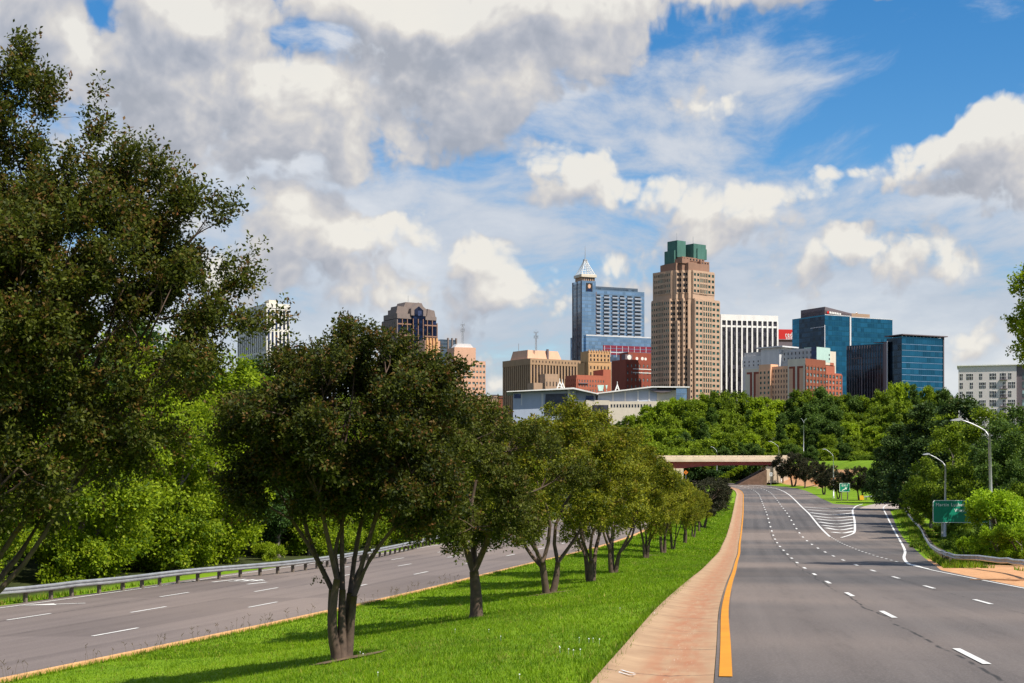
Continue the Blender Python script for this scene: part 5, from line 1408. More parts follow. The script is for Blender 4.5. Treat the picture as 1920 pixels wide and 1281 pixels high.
def place(meshes, name, label, cat, loc, rz=0, sc=1.0, group=None, stretch=1.0):
    root = thing(name, label, cat, loc, rz, group); root.scale = (sc, sc, sc * stretch)
    link('trunk', meshes[0], root); link('crown', meshes[1], root); return root

# --- the crape myrtles of the median, nearest first
G1 = 'crape myrtles in a row on the grass median'
# big one at the left edge
Y = 26.0; k = Y / F; X = -11.6; zb = float(H(X, Y))
def E(px, py, rxp, rzp, ry, w, Y_=None):
    Y_ = Y_ or Y
    return ((px - 960) / F * Y_ - X, 0, (HY - py) / F * Y_ - zb, rxp / F * Y_, ry, rzp / F * Y_, w)
ells = [E(-50, 580, 300, 320, 3.0, 1.2), E(150, 500, 200, 190, 2.2, 1.0), E(40, 220, 60, 110, .9, .26), E(-80, 320, 130, 170, 2.0, .5), E(60, 150, 50, 60, .6, .14), E(182, 215, 34, 62, .5, .10), E(245, 310, 70, 80, .9, .22), E(305, 400, 75, 75, 1.0, .24),
        E(395, 402, 60, 34, .7, .12), E(330, 560, 140, 80, 1.5, .40), E(440, 515, 45, 38, .5, .09), E(468, 470, 22, 40, .3, .03), E(425, 622, 105, 30, .9, .20), E(525, 606, 32, 14, .5, .05), E(120, 760, 240, 110, 2.2, .5), E(-60, 900, 200, 130, 2, .35),
        E(330, 690, 140, 60, 1.4, .28), E(60, 860, 200, 110, 2.0, .40), E(240, 820, 120, 70, 1.2, .18), E(30, 1000, 110, 60, 1.2, .10)]
big = make_tree('big', 11, ells, 400, .235, 12500, 19, .082, 2.9, 5, .22, M['crepe'], M['bark'], spray=.48, sub=(4, 4, 3), up=.55, young=.36, tipred=.22, skn=1500, spread=.30, flat=.25)
place(big, 'crape_myrtle', 'largest dark crape myrtle filling the left edge, reddish leaf tips against the clouds', 'tree', (X, Y, zb), group=G1)
# leaning limb seen over the far carriageway
def crepe_at(px, py): return unproj(px, py)
X, Y, zb = crepe_at(642, 1238)
ells = [E(655, 795, 220, 150, 2.6, 1.4), E(690, 680, 95, 68, 1.2, .40), E(830, 725, 70, 55, 1.0, .28), E(560, 715, 70, 55, 1.1, .30), E(492, 825, 72, 70, 1.2, .32), E(540, 910, 115, 75, 1.4, .40), E(770, 905, 130, 90, 1.6, .5), E(865, 760, 40, 40, .8, .1), E(640, 925, 110, 50, 1.2, .26)]
t1 = make_tree('t1', 21, ells, 230, .30, 8600, 18, .090, 1.6, 5, .24, M['crepe'], M['bark'], spray=.42, sub=(2, 4, 4), up=.5, young=.42, tipred=.20, skn=600, spread=.15, flat=.3)
t1o = place(t1, 'crape_myrtle', 'second crape myrtle, broad and multi-stemmed, on a bare patch nearest the camera', 'tree', (X, Y, zb), group=G1)
# low leafy suckers on its trunk
rng = np.random.default_rng(4)
P0 = []; D0_ = []
for (ax_, az_, bx_, bz_, nn) in ((-.35, 2.05, -.85, 2.95, 46), (-.30, 1.75, -.72, 1.9, 22), (.55, 2.55, .85, 2.62, 26)):
    f_ = rng.uniform(0, 1, nn)
    P0.append(np.stack([ax_ + (bx_ - ax_) * f_, rng.normal(size=nn) * .05, az_ + (bz_ - az_) * f_ + rng.normal(size=nn) * .06], -1)); D0_.append(np.tile([bx_ - ax_, 0, .3], (nn, 1)))
V_, Q_ = leaves(rng, np.concatenate(P0), np.concatenate(D0_), .075, .3, .55)
me_ = np_mesh('sucker_shoots', V_, Q_, M['crepe']); fattr(me_, 'tint', rng.uniform(0, .6, len(Q_)), 'FACE'); fattr(me_, 'tip', rng.uniform(0, .3, len(Q_)), 'FACE')
link('sucker_shoots', me_, t1o)['kind'] = 'stuff'

def std_crepe(seed, rx, rz, zc, fork, ntr, lm, n=2600, leaf=.098, lumps=90, red=.1, young=.4):
    e = [(0, 0, zc, rx, rx, rz, 1.5), (rx * .45, .2, zc + rz * .45, rx * .55, rx * .5, rz * .5, .5), (-rx * .5, 0, zc + rz * .3, rx * .5, rx * .5, rz * .5, .45), (0, 0, zc + rz * .65, rx * .5, rx * .5, rz * .45, .4), (rx * .55, 0, zc - rz * .4, rx * .5, rx * .5, rz * .45, .35), (-rx * .6, 0, zc - rz * .45, rx * .45, rx * .5, rz * .4, .35)]
    return make_tree('c', seed, e, lumps, .34, n, 13, leaf, fork, ntr, .20, lm, M['bark'], spray=.32, sub=(3 if ntr == 1 else 2, 3, 3), up=.45, young=young, tipred=red, skn=320, spread=.20, flat=.35)
cA = std_crepe(31, 3.5, 2.55, 4.25, 1.7, 1, M['crepe'], 6000, young=.62, red=.08)
cB = std_crepe(32, 3.3, 2.45, 4.15, 1.1, 3, M['crepe_y'], 5600, young=.45, red=.12)
cC = std_crepe(33, 3.0, 2.4, 4.0, .9, 3, M['crepe_y'], 4200, .10, young=.42, red=.06)
cD = std_crepe(34, 2.3, 2.0, 4.0, 1.4, 2, M['crepe_y'], 2200, .13, young=.55, red=.14)
row = [  # meshes, px, py(base), top row of the crown, rot, label
    (cA, 893, 1159, 742, 1.2, 'third crape myrtle, single forked trunk standing alone on the grass'),
    (cB, 1029, 1114, 757, .3, 'fourth crape myrtle, cluster of bare stems with olive leaves'),
    (cC, 1108, 1091, 772, 2.1, 'fifth crape myrtle in the median row with twisted low stems'),
    (cB, 1149, 1075, 800, 4.0, 'sixth crape myrtle in the median row'),
    (cC, 1211, 1047, 856, 5.2, 'seventh crape myrtle in the median row, sunlit yellow-green side'),
    (cD, 1243, 1038, 878, .5, 'eighth crape myrtle in the median row, slim trunk'),
    (cC, 1262, 1031, 893, 3.1, 'ninth crape myrtle in the median row, forked low'),
    (cD, 1284, 1019, 908, 1.9, 'tenth crape myrtle in the median row'),
    (cD, 1300, 1008, 916, 2.9, 'eleventh crape myrtle, with rusty young leaves'),
    (cD, 1311, 997, 926, 4.4, 'small twelfth crape myrtle just before the dark oval trees'),
]
hs_ = {id(cA): 6.95, id(cB): 6.75, id(cC): 6.55, id(cD): 6.1}
for ms, px, py, pt, rz_, lab in row:
    x, y, z_ = unproj(px, py); need = (HY - pt) / F * y - z_
    place(ms, 'crape_myrtle', lab, 'tree', (x, y, z_), rz_, need / hs_[id(ms)], G1, 1.0).scale.x *= (1 + .18 * math.sin(px * 1.7)) if px < 1200 else .82
dk = make_tree('dk', 41, [(0, 0, 4.2, 2.6, 2.6, 3.0, 1), (0, 0, 3.2, 2.9, 2.9, 1.8, .6)], 70, .34, 1500, 12, .17, 1.0, 2, .22, M['maple'], M['bark'], spray=.35, sub=(3, 3), up=.3, young=.4, tipred=.05, skn=120)
for i, (px, py, pt, lab) in enumerate(((1318, 990, 888, 'dark oval tree at the front of the far end of the median'), (1338, 968, 884, 'dark round tree, middle of the three at the far end of the median'), (1348, 950, 888, 'last dark tree of the median beside the road bend'))):
    x, y, z_ = unproj(px, py); need = (HY - pt) / F * y - z_
    place(dk, 'dark_tree', lab, 'tree', (x, y, z_), i * 2.1, need / 7.4, 'dark rounded trees along the highway').scale.x *= 1.35

# --- generic trees, leaf clumps sized to the distance
def gen(seed, r, h_, leaf, ntip, lm, per=9, lumps=60, low=.2, conic=False, young=.4, lump=.30, red=.03, spray=.8, bm='bark_grey'):
    rg_ = np.random.default_rng(seed + 900)
    if conic: e = [(0, 0, h_ * (.2 + .13 * i), r * (1.0 - .13 * i), r * (1.0 - .13 * i), h_ * .12, 1.0 - .14 * i) for i in range(6)]
    else:
        zc = h_ * (low + 1) / 2; rz_ = h_ * (1 - low) / 2
        e = [(0, 0, zc, r, r, rz_, 1.2)] + [(rg_.uniform(-.55, .55) * r, rg_.uniform(-.55, .55) * r, zc + rg_.uniform(-.6, .5) * rz_, r * rg_.uniform(.4, .6), r * rg_.uniform(.4, .6), rz_ * rg_.uniform(.3, .5), .45) for _ in range(5)]
    return make_tree('g', seed, e, lumps, lump, ntip, per, leaf, h_ * max(low, .15), 1, r * .06 + .08, lm, M[bm], spray=spray, sub=(4, 3), up=.25, young=young, tipred=red, skn=90, spread=.12, flat=.5, sides=6, far=True, asp=.7)
# left wood, 70-200 m away
wA = gen(51, 5.5, 13, .25, 3400, M['bright'], 10, 110, .0, young=.50, spray=1.1, lump=.26)
wB = gen(52, 5.0, 12, .24, 3200, M['bright'], 10, 110, .0, young=.42, spray=1.1, lump=.26)
wC = gen(53, 5.5, 14, .26, 2600, M['dark'], 10, 60, .05, young=.6, spray=.9)
sA = gen(54, 2.2, 3.6, .17, 1300, M['bright'], 10, 34, .0, young=.45, spray=.5, lump=.36)
sB = gen(55, 1.8, 2.6, .15, 1000, M['bright'], 10, 30, .0, young=.6, spray=.5, lump=.36)
rl = random.Random(17)
def wplace(px_, y_):
    for lim, w_ in ((20, 'at the left edge'), (160, 'low behind the largest myrtle'), (300, 'right of the largest myrtle trunk'), (440, 'between the two nearest myrtles'), (560, 'left of the second myrtle'), (680, 'behind the trunk of the second myrtle'),
                    (800, 'between the second and third myrtles'), (920, 'behind the third myrtle')):
        if px_ < lim: return w_
    return 'far along behind the smaller myrtles'
wood_words = ['leafy yellow-green tree of the wood behind the left guardrail', 'mid-green tree of the wood behind the left guardrail']
y = 38.0; i = 0
while y < 235:
    for rowk, (off, hh) in enumerate(((5.2, 10.5), (12, 14.0), (24, 17.5))):
        yy = y + rl.uniform(-3, 3) + rowk * 4; x = float(XL(yy)) - LW - off - rl.uniform(0, 2.5)
        ms, h0 = rl.choice(((wA, 13), (wB, 12), (wA, 13), (wB, 12), (wC, 14)) if rowk == 0 else ((wA, 13), (wC, 14), (wC, 14)) if rowk == 1 else ((wC, 14), (wA, 13)))
        sc = hh * rl.uniform(.85, 1.12) / h0
        pxx = 960 + x / yy * F
        if pxx < -260: continue
        place(ms, 'broadleaf_tree', f"{'dark green' if ms is wC else 'bright yellow-green' if ms is wA else 'dense olive-green'} tree, {('front', 'middle', 'back')[rowk]} row of left wood, {wplace(pxx, yy)}", 'tree', (x, yy, float(H(x, yy)) - .3), rl.uniform(0, 6.28), sc, 'trees of the wood along the far carriageway', 1.0)
        i += 1
    y += 6.6 if y < 130 else 12
y = 48.0; k_ = 0
while y < 190:
    x = float(XL(y)) - LW - 4.0 - rl.uniform(0, 1.6)
    place(sA if k_ % 2 else sB, 'shrub', f"{'taller' if k_ % 2 else 'low'} yellow-green shrub behind the left guardrail, {wplace(960 + x / y * F, y)}", 'shrub', (x, y, float(H(x, y)) - .2), rl.uniform(0, 6.28), rl.uniform(.5, 1.5), 'shrubs behind the left guardrail')
    y += rl.uniform(7.0, 16.0); k_ += 1
x = (440 - 960) / F * 128; tall = (HY - 645) / F * 128 - float(H(x, 128))
place(wA, 'broadleaf_tree', 'tallest bright green tree in front of the cream apartment tower', 'tree', (x, 128, float(H(x, 128))), 2.0, tall / 13.6, 'trees of the wood along the far carriageway')

# right side: pines, bushes, edge trees
pA = gen(61, 4.6, 16, .34, 3000, M['pine'], 10, 120, .02, conic=True, young=.4, spray=.9, lump=.42)
rA = gen(62, 5.2, 14, .26, 3200, M['mid_far'], 10, 100, .03, young=.45, spray=.8)
rB = gen(63, 4.8, 13, .24, 3200, M['dark_far'], 10, 100, .03, young=.5, spray=.8)
bA = gen(64, 2.7, 4.6, .17, 2300, M['lime'], 11, 46, .0, young=.5, spray=.5, lump=.36, red=.06)
def by_top(ms, h0, name, lab, cat, px, pt, Y_, rz_=0, grp=None, wide=1.0, sink=.3):
    x_ = (px - 960) / F * Y_; z_ = float(H(x_, Y_)); need = (HY - pt) / F * Y_ - z_ + sink
    o = place(ms, name, lab, cat, (x_, Y_, z_ - sink), rz_, need / h0, grp); s_ = need / h0; o.scale = (s_ * wide, s_ * wide, s_); return o
GP = 'dark pines beside the exit ramp'
by_top(pA, 16, 'pine_tree', 'dark pine with drooping lower boughs beside the end of the ramp', 'tree', 1690, 792, 262, .4, GP, 1.25)
by_top(pA, 16, 'pine_tree', 'tall dark pine right of the ramp, behind the street lamp', 'tree', 1735, 752, 232, 2.4, GP, 1.2)
by_top(pA, 16, 'pine_tree', 'dark pine rising behind the big green sign', 'tree', 1800, 742, 205, 4.1, GP, 1.2)
by_top(pA, 16, 'pine_tree', 'dark pine farthest back behind the ramp', 'tree', 1665, 815, 300, 5.1, GP, 1.2)
GE = 'leafy trees behind the right guardrail'
for (ms, h0, px, pt, Y_, lab, wd) in ((rA, 14, 1775, 800, 185, 'mid-green tree behind the left half of the green sign', 1.0), (rA, 14, 1850, 772, 165, 'mid-green tree behind the tallest street lamp', 1.1), (rB, 13, 1915, 764, 150, 'dark green tree at the right edge below the apartment house', 1.1),
        (rA, 14, 1835, 850, 176, 'medium tree directly behind the green sign', .9), (rB, 13, 1900, 810, 125, 'dark tree between the street lamp and the right edge', 1.0), (rA, 14, 1745, 862, 200, 'small leafy tree left of the second street lamp', .9),
        (rA, 14, 1995, 730, 130, 'tall tree just past the right edge, only its boughs in view', 1.1), (rB, 13, 1785, 880, 178, 'dark small tree in the gap under the green sign', .8), (rA, 14, 1960, 860, 105, 'leafy tree at the right edge behind the guardrail', 1.0),
        (rB, 13, 1905, 900, 108, 'dark low tree behind the bright bush', .9)):
    by_top(ms, h0, 'broadleaf_tree', lab, 'tree', px, pt, Y_, px * .7, GE, wd)
GB = 'bright bushes behind the right guardrail'
for (px, pt, Y_, lab) in ((1893, 925, 96, 'big lime-green bush that hides the right half of the green sign'), (1915, 985, 91, 'rounded lime bush at the right edge above the guardrail'), (1815, 1008, 101, 'low yellow-tinged bush below the green sign'),
        (1912, 930, 101, 'tall lime bush right of the big bush'), (1874, 990, 93, 'lime bush leaning over the guardrail'), (1935, 950, 97, 'lime bush cut by the right edge')):
    by_top(bA, 4.6, 'bush', lab, 'bush', px, pt, Y_, px * .3, GB, .80 if px < 1890 else 1.0)
sC = gen(66, .8, 1.0, .11, 420, M['mid'], 9, 20, .0, young=.5, spray=.28, lump=.34)
by_top(sC, 1.0, 'weed_bush', 'small round weed clump between the ramp edge and the guardrail', 'bush', 1718, 1016, 141, 0, None, 1.2, .1)
for j_, (px, Y_, pt) in enumerate(((1770, 150, 1007), (1785, 140, 1012), (1800, 128, 1015), (1812, 118, 1020), (1750, 165, 1002), (1828, 108, 1024), (1735, 185, 995), (1778, 172, 990), (1795, 168, 985), (1812, 160, 990), (1760, 190, 985), (1790, 150, 1000), (1830, 140, 990))):
    by_top(sC, 1.0, 'weed_bush', 'green weed clump growing just behind the winding guardrail', 'bush', px, pt, Y_, j_, 'weeds along the winding guardrail', 1.4 if j_ < 7 else .9, .1)
# near tree whose boughs hang in at the right edge
nr_ = make_tree('nr', 71, [(0, 0, 11.0, 3.3, 3.0, 3.6, 1), (-1.2, 0, 9.2, 2.6, 2.4, 1.6, .4)], 60, .34, 2600, 14, .15, 6.0, 1, .28, M['bright'], M['bark_grey'], spray=.5, sub=(4, 4), up=.2, young=.25, tipred=.05, skn=220, spread=.1, asp=.6)
Xn = (2035 - 960) / F * 86; place(nr_, 'broadleaf_tree', 'nearby tree beyond the right edge with one leafy bough in view', 'tree', (Xn, 86, float(H(Xn, 86)) - .4), .6, 1.44, GE)

# dark trees on the lawn by the exit
GD = 'dark rounded trees along the highway'
dj = make_tree('dj', 43, [(0, 0, 4.6, 3.6, 3.6, 2.6, 1), (1.2, 0, 3.8, 2.6, 2.6, 2.0, .6), (-1.4, 0, 4.0, 2.4, 2.4, 2.0, .6)], 80, .34, 1500, 12, .22, 1.6, 2, .25, M['maple'], M['bark'], spray=.45, sub=(3, 3), up=.3, young=.5, tipred=.04, skn=120)
for (px, pyb, pt, lab, wd) in ((1612, 938, 872, 'dark round tree right of the exit sign', 1.0), (1571, 936, 882, 'dark tree directly behind the exit sign', .95), (1545, 928, 868, 'dark tree left of the street lamp on the lawn', 1.0),
        (1487, 913, 846, 'dark spreading tree at the right end of the overpass', 1.1), (1509, 916, 862, 'brownish thin tree left of the orange diamond sign', .7), (1530, 910, 862, 'dark tree above the orange diamond sign', .9), (1468, 906, 866, 'dark tree touching the overpass end', .7)):
    x, y, z_ = unproj(px, pyb); need = (HY - pt) / F * y - z_
    o = place(dj, 'dark_tree', lab, 'tree', (x, y, z_), px * .9, 1, GD); s_ = need / 7.3; o.scale = (s_ * wd, s_ * wd, s_)
# --- the wooded hill
hv = [(gen(81, 6.2, 14, .60, 1700, M['mid_far'], 9, 90, .05, young=.45, spray=1.3), 14, 'rounded mid-green tree'),
      (gen(82, 5.6, 15, .55, 1700, M['dark_far'], 9, 90, .05, young=.55, spray=1.2), 15, 'dark green tree'),
      (gen(83, 6.4, 13, .62, 1600, M['mid_far'], 9, 80, .05, young=.75, spray=1.3), 13, 'olive-green spreading tree'),
      (gen(84, 5.4, 13, .58, 1700, M['lime_far'], 9, 90, .05, young=.30, spray=1.2), 13, 'bright yellow-green tree'),
      (gen(85, 4.4, 17, .55, 1500, M['dark_far'], 9, 90, .05, conic=True, young=.55, spray=1.2), 17, 'dark pointed tree')]
prof_x = [1060, 1140, 1170, 1200, 1260, 1330, 1380, 1440, 1475, 1510, 1560, 1600, 1640, 1680, 1720, 1750, 1790, 1850, 1930]
prof_y = [778, 790, 788, 768, 748, 732, 728, 752, 745, 720, 733, 740, 735, 716, 722, 722, 742, 757, 752]
what = [(1130, 'below the convention centre'), (1230, 'below the long white roof'), (1360, 'below the tallest tower'), (1460, 'below the striped slab'), (1580, 'below the brick complex'), (1700, 'below the teal blocks'), (1800, 'left of the apartment house'), (2000, 'below the apartment house')]
rh = random.Random(23)
rows_ = [(640, 0.0, 'on the crest of the wood'), (612, .28, 'high in the wood'), (588, .52, 'halfway up the wood'), (566, .74, 'low in the wood'), (545, .93, 'at the foot of the wood')]
for (Yr, lo, rw) in rows_:
    px = 1045 + rh.uniform(0, 20)
    while px < 1950:
        Y_ = Yr + rh.uniform(-9, 9); top0 = np.interp(px, prof_x, prof_y); top = top0 + (868 - top0) * lo * .82 + rh.uniform(-7, 7) * (1 if lo else .4)
        r_ = rh.random()
        tone = 3 if (r_ < .14 or (1180 < px < 1300 and r_ < .34) or (1610 < px < 1720 and lo < .6 and r_ < .5)) else 1 if r_ < .42 else 4 if r_ < .55 else 2 if r_ < .74 else 0
        ms, h0, tw_ = hv[tone]
        x_ = (px - 960) / F * Y_; z_ = float(H(x_, Y_)); need = max(9.0, min(19.0, (HY - top) / F * Y_ - z_))
        zz = (HY - top) / F * Y_ - need
        zz = min(zz, z_ + 1.0)
        need = (HY - top) / F * Y_ - zz
        if need < 4: px += 20; continue
        place_w = next(w_ for lim, w_ in what if px < lim)
        o = place(ms, 'hillside_tree', f'{tw_} {rw}, {place_w}', 'tree', (x_, Y_, zz), rh.uniform(0, 6.28), 1, 'trees of the wooded hill beyond the overpass')
        s_ = need / h0; w_ = max(.55, min(s_ * rh.uniform(.9, 1.2), 1.15)); o.scale = (w_, w_, s_)
        px += (34 if tone != 4 else 26) * rh.uniform(.75, 1.25) * (1.0 if lo else .85)
# backdrop band of trees left of the overpass, behind the median row
for j_ in range(16):
    px = 860 + j_ * 24; Y_ = 470 + (j_ % 3) * 22; ms, h0, tw_ = hv[(0, 1, 2)[j_ % 3]]
    x_ = (px - 960) / F * Y_; z_ = float(H(x_, Y_)); top = 770 + (j_ * 7) % 16
    if XL(Y_) - LW - 4 < x_ < XL(Y_) + 10: x_ = float(XL(Y_)) - LW - 8; 
    need = (HY - 800) / F * Y_ - z_
    o = place(ms, 'hillside_tree', f'{tw_} in the band of trees left of the overpass', 'tree', (x_, Y_, z_), j_ * 1.3, need / h0, 'trees left of the overpass')
# ivy bank below and beyond the overpass
bk = gen(86, 3.2, 3.0, .50, 600, M['dark'], 9, 30, .0, young=.5, spray=.8, lump=.36)
by = gen(87, 2.6, 2.0, .45, 500, M['bright'], 9, 30, .0, young=.3, spray=.7, lump=.36)
for j_ in range(26):
    x_ = 50 + j_ * 1.9 + rh.uniform(-1, 1); Y_ = 528 + rh.uniform(0, 16)
    o = place(bk, 'undergrowth_bush', 'dark bush on the bank seen under the overpass', 'bush', (x_, Y_, -4.5 + rh.uniform(-1.5, 2.5)), j_, rh.uniform(.9, 1.5), 'dark bushes under the overpass')
for j_ in range(7):
    t_ = j_ / 6; o = place(by, 'hedge_bush', 'yellow-green bush of the hedge slanting up under the overpass', 'bush', (76 + 8.5 * t_, 520 + 2 * t_, -5.2 + 4.6 * t_), j_, .62, 'slanting hedge under the overpass')
hd = gen(88, 2.2, 1.8, .35, 500, M['mid'], 9, 26, .0, young=.5, spray=.6, lump=.36)
for j_ in range(9):
    px = 1598 + j_ * 9; Y_ = 475; x_ = (px - 960) / F * Y_; place(hd, 'hedge_bush', 'low clipped bush of the hedge on top of the lawn slope', 'bush', (x_, Y_, float(H(x_, Y_))), j_, .75, 'hedge on top of the lawn slope')

# ------------------------------------------------------------------ grass
rng = np.random.default_rng(8)
def blades(n, y0, y1, fx0, fx1, h0, h1, wd, power=1.6):
    y = y0 + (y1 - y0) * rng.uniform(0, 1, n) ** power
    a, b_ = fx0(y), fx1(y); x = a + (b_ - a) * rng.uniform(0, 1, n)
    z = H(x, y); hh = rng.uniform(h0, h1, n) * (.75 + .5 * rng.uniform(0, 1, n) ** 3)
    th = rng.uniform(0, 2 * np.pi, n); d = np.stack([np.cos(th), np.sin(th), 0 * th], -1)
    ln = unit(rng.normal(size=(n, 3)) * np.array([.45, .45, 0]) + np.array([0, 0, 1])) * hh[:, None]
    P_ = np.stack([x, y, z - .01], -1); w = (wd * (1 + y / 40))[:, None] if True else wd
    V_ = np.stack([P_ - d * w / 2, P_ + d * w / 2, P_ + ln], 1).reshape(-1, 3)
    return V_
def tufts(n):
    y = 15 + 70 * rng.uniform(0, 1, n) ** 1.4; a, b_ = np.maximum(XL(y) + .6, -.40 * y), XG(y); x = a + (b_ - a) * rng.uniform(0, 1, n)
    k = 26; x = np.repeat(x, k) + rng.normal(size=n * k) * .07; y = np.repeat(y, k) + rng.normal(size=n * k) * .07; z = H(x, y)
    th = rng.uniform(0, 2 * np.pi, n * k); d = np.stack([np.cos(th), np.sin(th), 0 * th], -1); hh = rng.uniform(.10, .24, n * k)
    ln = unit(rng.normal(size=(n * k, 3)) * np.array([.6, .6, 0]) + np.array([0, 0, 1])) * hh[:, None]; P_ = np.stack([x, y, z - .01], -1)
    return np.stack([P_ - d * .007, P_ + d * .007, P_ + ln], 1).reshape(-1, 3)
parts_ = [blades(150000, 14, 48, lambda y: np.maximum(XL(y) + .5, -.40 * y), lambda y: XG(y) + .06, .05, .12, .012, 1.3),
          blades(110000, 44, 120, lambda y: XL(y) + .5, lambda y: XG(y) + .05, .07, .15, .018, 1.3),
          blades(60000, 115, 300, lambda y: XL(y) + .5, lambda y: XG(y) + .05, .10, .20, .035, 1.2),
          tufts(650), blades(9000, 14, 60, lambda y: XG(y) - .25, lambda y: XG(y) + .12, .06, .20, .014, 1.2),
          blades(9000, 30, 120, lambda y: XL(y) + .42, lambda y: XL(y) + .7, .08, .25, .016, 1.2)]
V_ = np.concatenate(parts_).reshape(-1, 3, 3)
ca, sa = math.cos(.55), math.sin(.55); dx_ = V_[:, 0, 0] - t1o.location.x - .2; dy_ = V_[:, 0, 1] - t1o.location.y + .1
keep = ((dx_ * ca + dy_ * sa) / 1.0) ** 2 + ((-dx_ * sa + dy_ * ca) / .62) ** 2 > rng.uniform(.6, 1.4, len(V_))
V_ = V_[keep].reshape(-1, 3); n = len(V_) // 3
me_ = np_mesh('lawn_grass', V_, np.arange(n * 3).reshape(n, 3), M['clump'], k=3)
pos = V_[::3]
nzx = np.sin(pos[:, 0] * 1.3 + np.sin(pos[:, 1] * .7) * 2) * np.sin(pos[:, 1] * .9 + np.sin(pos[:, 0] * .6) * 2)
nz2 = np.sin(pos[:, 0] * .31 + 1.7 * np.sin(pos[:, 1] * .17)) * np.cos(pos[:, 1] * .23 + 1.3 * np.sin(pos[:, 0] * .41)); nz3 = np.sin(pos[:, 0] * 4.1 + 2 * np.sin(pos[:, 1] * 3.3)) * np.sin(pos[:, 1] * 3.7 + 2 * np.sin(pos[:, 0] * 2.9))
fattr(me_, 'tint', np.clip(.50 + .17 * nzx + .18 * nz2 + .14 * nz3 + rng.uniform(-.38, .38, n), 0, 1), 'FACE'); fattr(me_, 'tip', np.clip((rng.uniform(0, 1, n) < .06) * .7 + np.clip(nz2 * nz3 - .35, 0, .5) * (rng.uniform(0, 1, n) < .5) * 1.4, 0, 1), 'FACE')
tag(link('lawn_grass', me_), 'bright green mown grass covering the median slope', 'grass', kind='stuff')
# verge grass under the guardrails
gl_ = [Vector(p) for p in resample(smooth_poly([Vector(p) for p in lg], 6), 2.0)]; gr_ = [Vector(p) for p in resample(smooth_poly([Vector(p) for p in rg], 6), 2.0)]
def verge(line, n, sp0, sp1, h0, h1, wd, ymax=260):
    L = np.array([[p.x, p.y] for p in line if p.y < ymax]); i = rng.integers(0, len(L) - 1, n); t_ = rng.uniform(0, 1, (n, 1)); b_ = L[i] * (1 - t_) + L[i + 1] * t_
    x = b_[:, 0] + rng.uniform(sp0, sp1, n); y = b_[:, 1] + rng.normal(size=n) * .4
    keep = (x > XT(y) + .3) & ((y > 84) | (x > XT(y) + 4.2)) | (x < XL(y) - LW - .7); x, y = x[keep], y[keep]; n = len(x); z = H(x, y)
    hh = rng.uniform(h0, h1, n); th = rng.uniform(0, 2 * np.pi, n); d = np.stack([np.cos(th), np.sin(th), 0 * th], -1)
    ln = unit(rng.normal(size=(n, 3)) * np.array([.4, .4, 0]) + np.array([0, 0, 1])) * hh[:, None]; P_ = np.stack([x, y, z - .01], -1); w = (wd * (1 + y / 50))[:, None]
    return np.stack([P_ - d * w / 2, P_ + d * w / 2, P_ + ln], 1).reshape(-1, 3)
V_ = np.concatenate([verge(gl_, 26000, -1.6, .9, .10, .34, .03), verge(gr_, 30000, -1.5, 1.6, .12, .45, .03), verge(gr_, 3500, -3.5, -.5, .08, .22, .03)]); n = len(V_) // 3
me_ = np_mesh('verge_weeds', V_, np.arange(n * 3).reshape(n, 3), M['clump'], k=3)
fattr(me_, 'tint', rng.uniform(.1, 1, n), 'FACE'); fattr(me_, 'tip', (rng.uniform(0, 1, n) < .25) * rng.uniform(.3, 1, n), 'FACE')
tag(link('verge_weeds', me_), 'unmown weeds and grass along the feet of both guardrails', 'weeds', kind='stuff')
# thin seed stalks leaning over the far kerb
mb = MB(); rk = random.Random(9)
for _ in range(150):
    y = 33 + 45 * rk.random() ** 1.1; x = float(XL(y)) + rk.uniform(.2, .75); z = float(H(x, y)); h_ = rk.uniform(.25, .62); lx, ly = rk.uniform(-.14, .14), rk.uniform(-.1, .1)
    mb.tube([(x, y, z), (x + lx * .4, y + ly * .4, z + h_ * .6), (x + lx, y + ly, z + h_)], [.004, .004, .003], 3, cap=False)
    for q_ in range(rk.randint(1, 3)):
        f_ = rk.uniform(.75, 1); px_, py_, pz_ = x + lx * f_, y + ly * f_, z + h_ * f_; ex, ez = rk.uniform(-.10, .10), rk.uniform(.02, .10)
        mb.tube([(px_, py_, pz_), (px_ + ex, py_, pz_ + ez)], [.010, .006], 3, cap=False)
tag(mb.build('seed_stalks', mat('seed_stalk', (.13, .10, .06), .9, .3, 3)), 'thin dry seed stalks standing above the far kerb', 'weeds', kind='stuff')
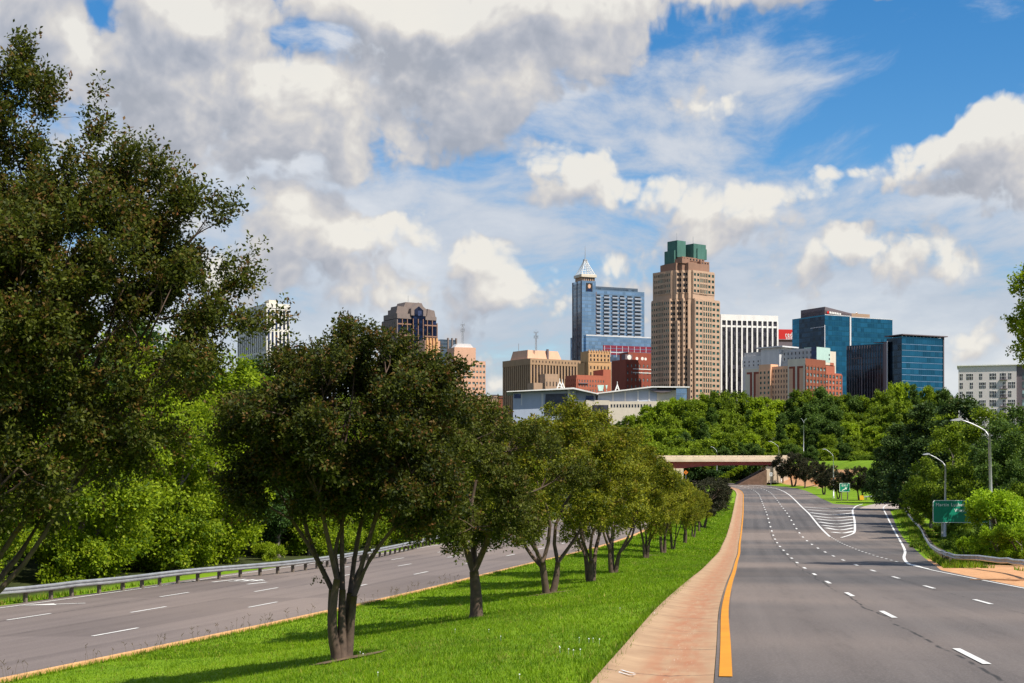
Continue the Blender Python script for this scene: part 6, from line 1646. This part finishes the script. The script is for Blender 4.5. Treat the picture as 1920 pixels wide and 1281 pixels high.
# clover flowers
mb = MB()
fl = [unproj(px, py) for px, py in ((1086, 1206), (1104, 1209), (1124, 1210), (1112, 1208), (1050, 1226), (1066, 1229), (1075, 1231), (1088, 1230), (974, 1279), (1049, 1224))] + [(rk.uniform(-4, 3.5), rk.uniform(22, 40), 0) for _ in range(8)]
for (x, y, _) in fl:
    z = float(H(x, y)) + .10; r_ = rk.uniform(.009, .014)
    mb.tube([(x, y, z - .10), (x, y, z)], [.002, .002], 3); mb.tube([(x, y, z), (x, y, z + r_ * .6), (x, y, z + r_ * 1.4), (x, y, z + r_ * 1.8)], [r_ * .6, r_, r_ * .85, r_ * .3], 7)
tag(mb.build('clover_flowers', M['sign_white']), 'scattered tiny white clover flowers in the median grass', 'flowers', kind='stuff')
# bare soil and roots round the second tree
mb = MB()
for (cx_, cy_, a_, ra, rb, sd_) in ((t1o.location.x + .2, t1o.location.y - .1, .55, .95, .5, 1), (unproj(1030, 1114)[0], unproj(1030, 1114)[1], .4, 1.0, .35, 2), (unproj(1222, 742 + 300)[0], unproj(1222, 1042)[1], .3, .8, .3, 3)):
    r2 = random.Random(sd_); vs = []; n = 28
    for i in range(n):
        th = 2 * math.pi * i / n; q_ = 1 + r2.uniform(-.22, .22); u, v = ra * q_ * math.cos(th), rb * q_ * math.sin(th)
        x = cx_ + u * math.cos(a_) - v * math.sin(a_); y = cy_ + u * math.sin(a_) + v * math.cos(a_); vs.append((x, y, float(H(x, y)) + .035))
    vs.append((cx_, cy_, float(H(cx_, cy_)) + .07)); mb.add(vs, [(i, (i + 1) % n, n) for i in range(n)])
tag(mb.build('bare_soil', mat('bare_soil', (.13, .085, .045), .95, .4, 5, bump=.6)), kind='structure')
# ------------------------------------------------------------------ labels: tell same-looking neighbours apart by their order in view
same = {}
for o in COL.objects:
    if o.parent is None and o.get('label') and o.get('category'): same.setdefault(o['label'], []).append(o)
ORD = ['leftmost', 'second from left', 'third from left', 'fourth from left', 'fifth from left', 'sixth from left', 'seventh from left', 'eighth from left', 'ninth from left', 'tenth from left', 'eleventh from left', 'twelfth from left', 'thirteenth from left']
for lab, os_ in same.items():
    if len(os_) < 2: continue
    os_.sort(key=lambda q_: q_.location.x / max(q_.location.y, 1))
    for k_, o in enumerate(os_[:-1] if len(os_) <= len(ORD) else []):
        if len((lab + ' ' + ORD[k_]).split()) <= 16: o['label'] = lab + ', ' + ORD[k_]
    o = os_[-1]
    if len(os_) <= len(ORD) and len(lab.split()) < 16: o['label'] = lab + ', rightmost'
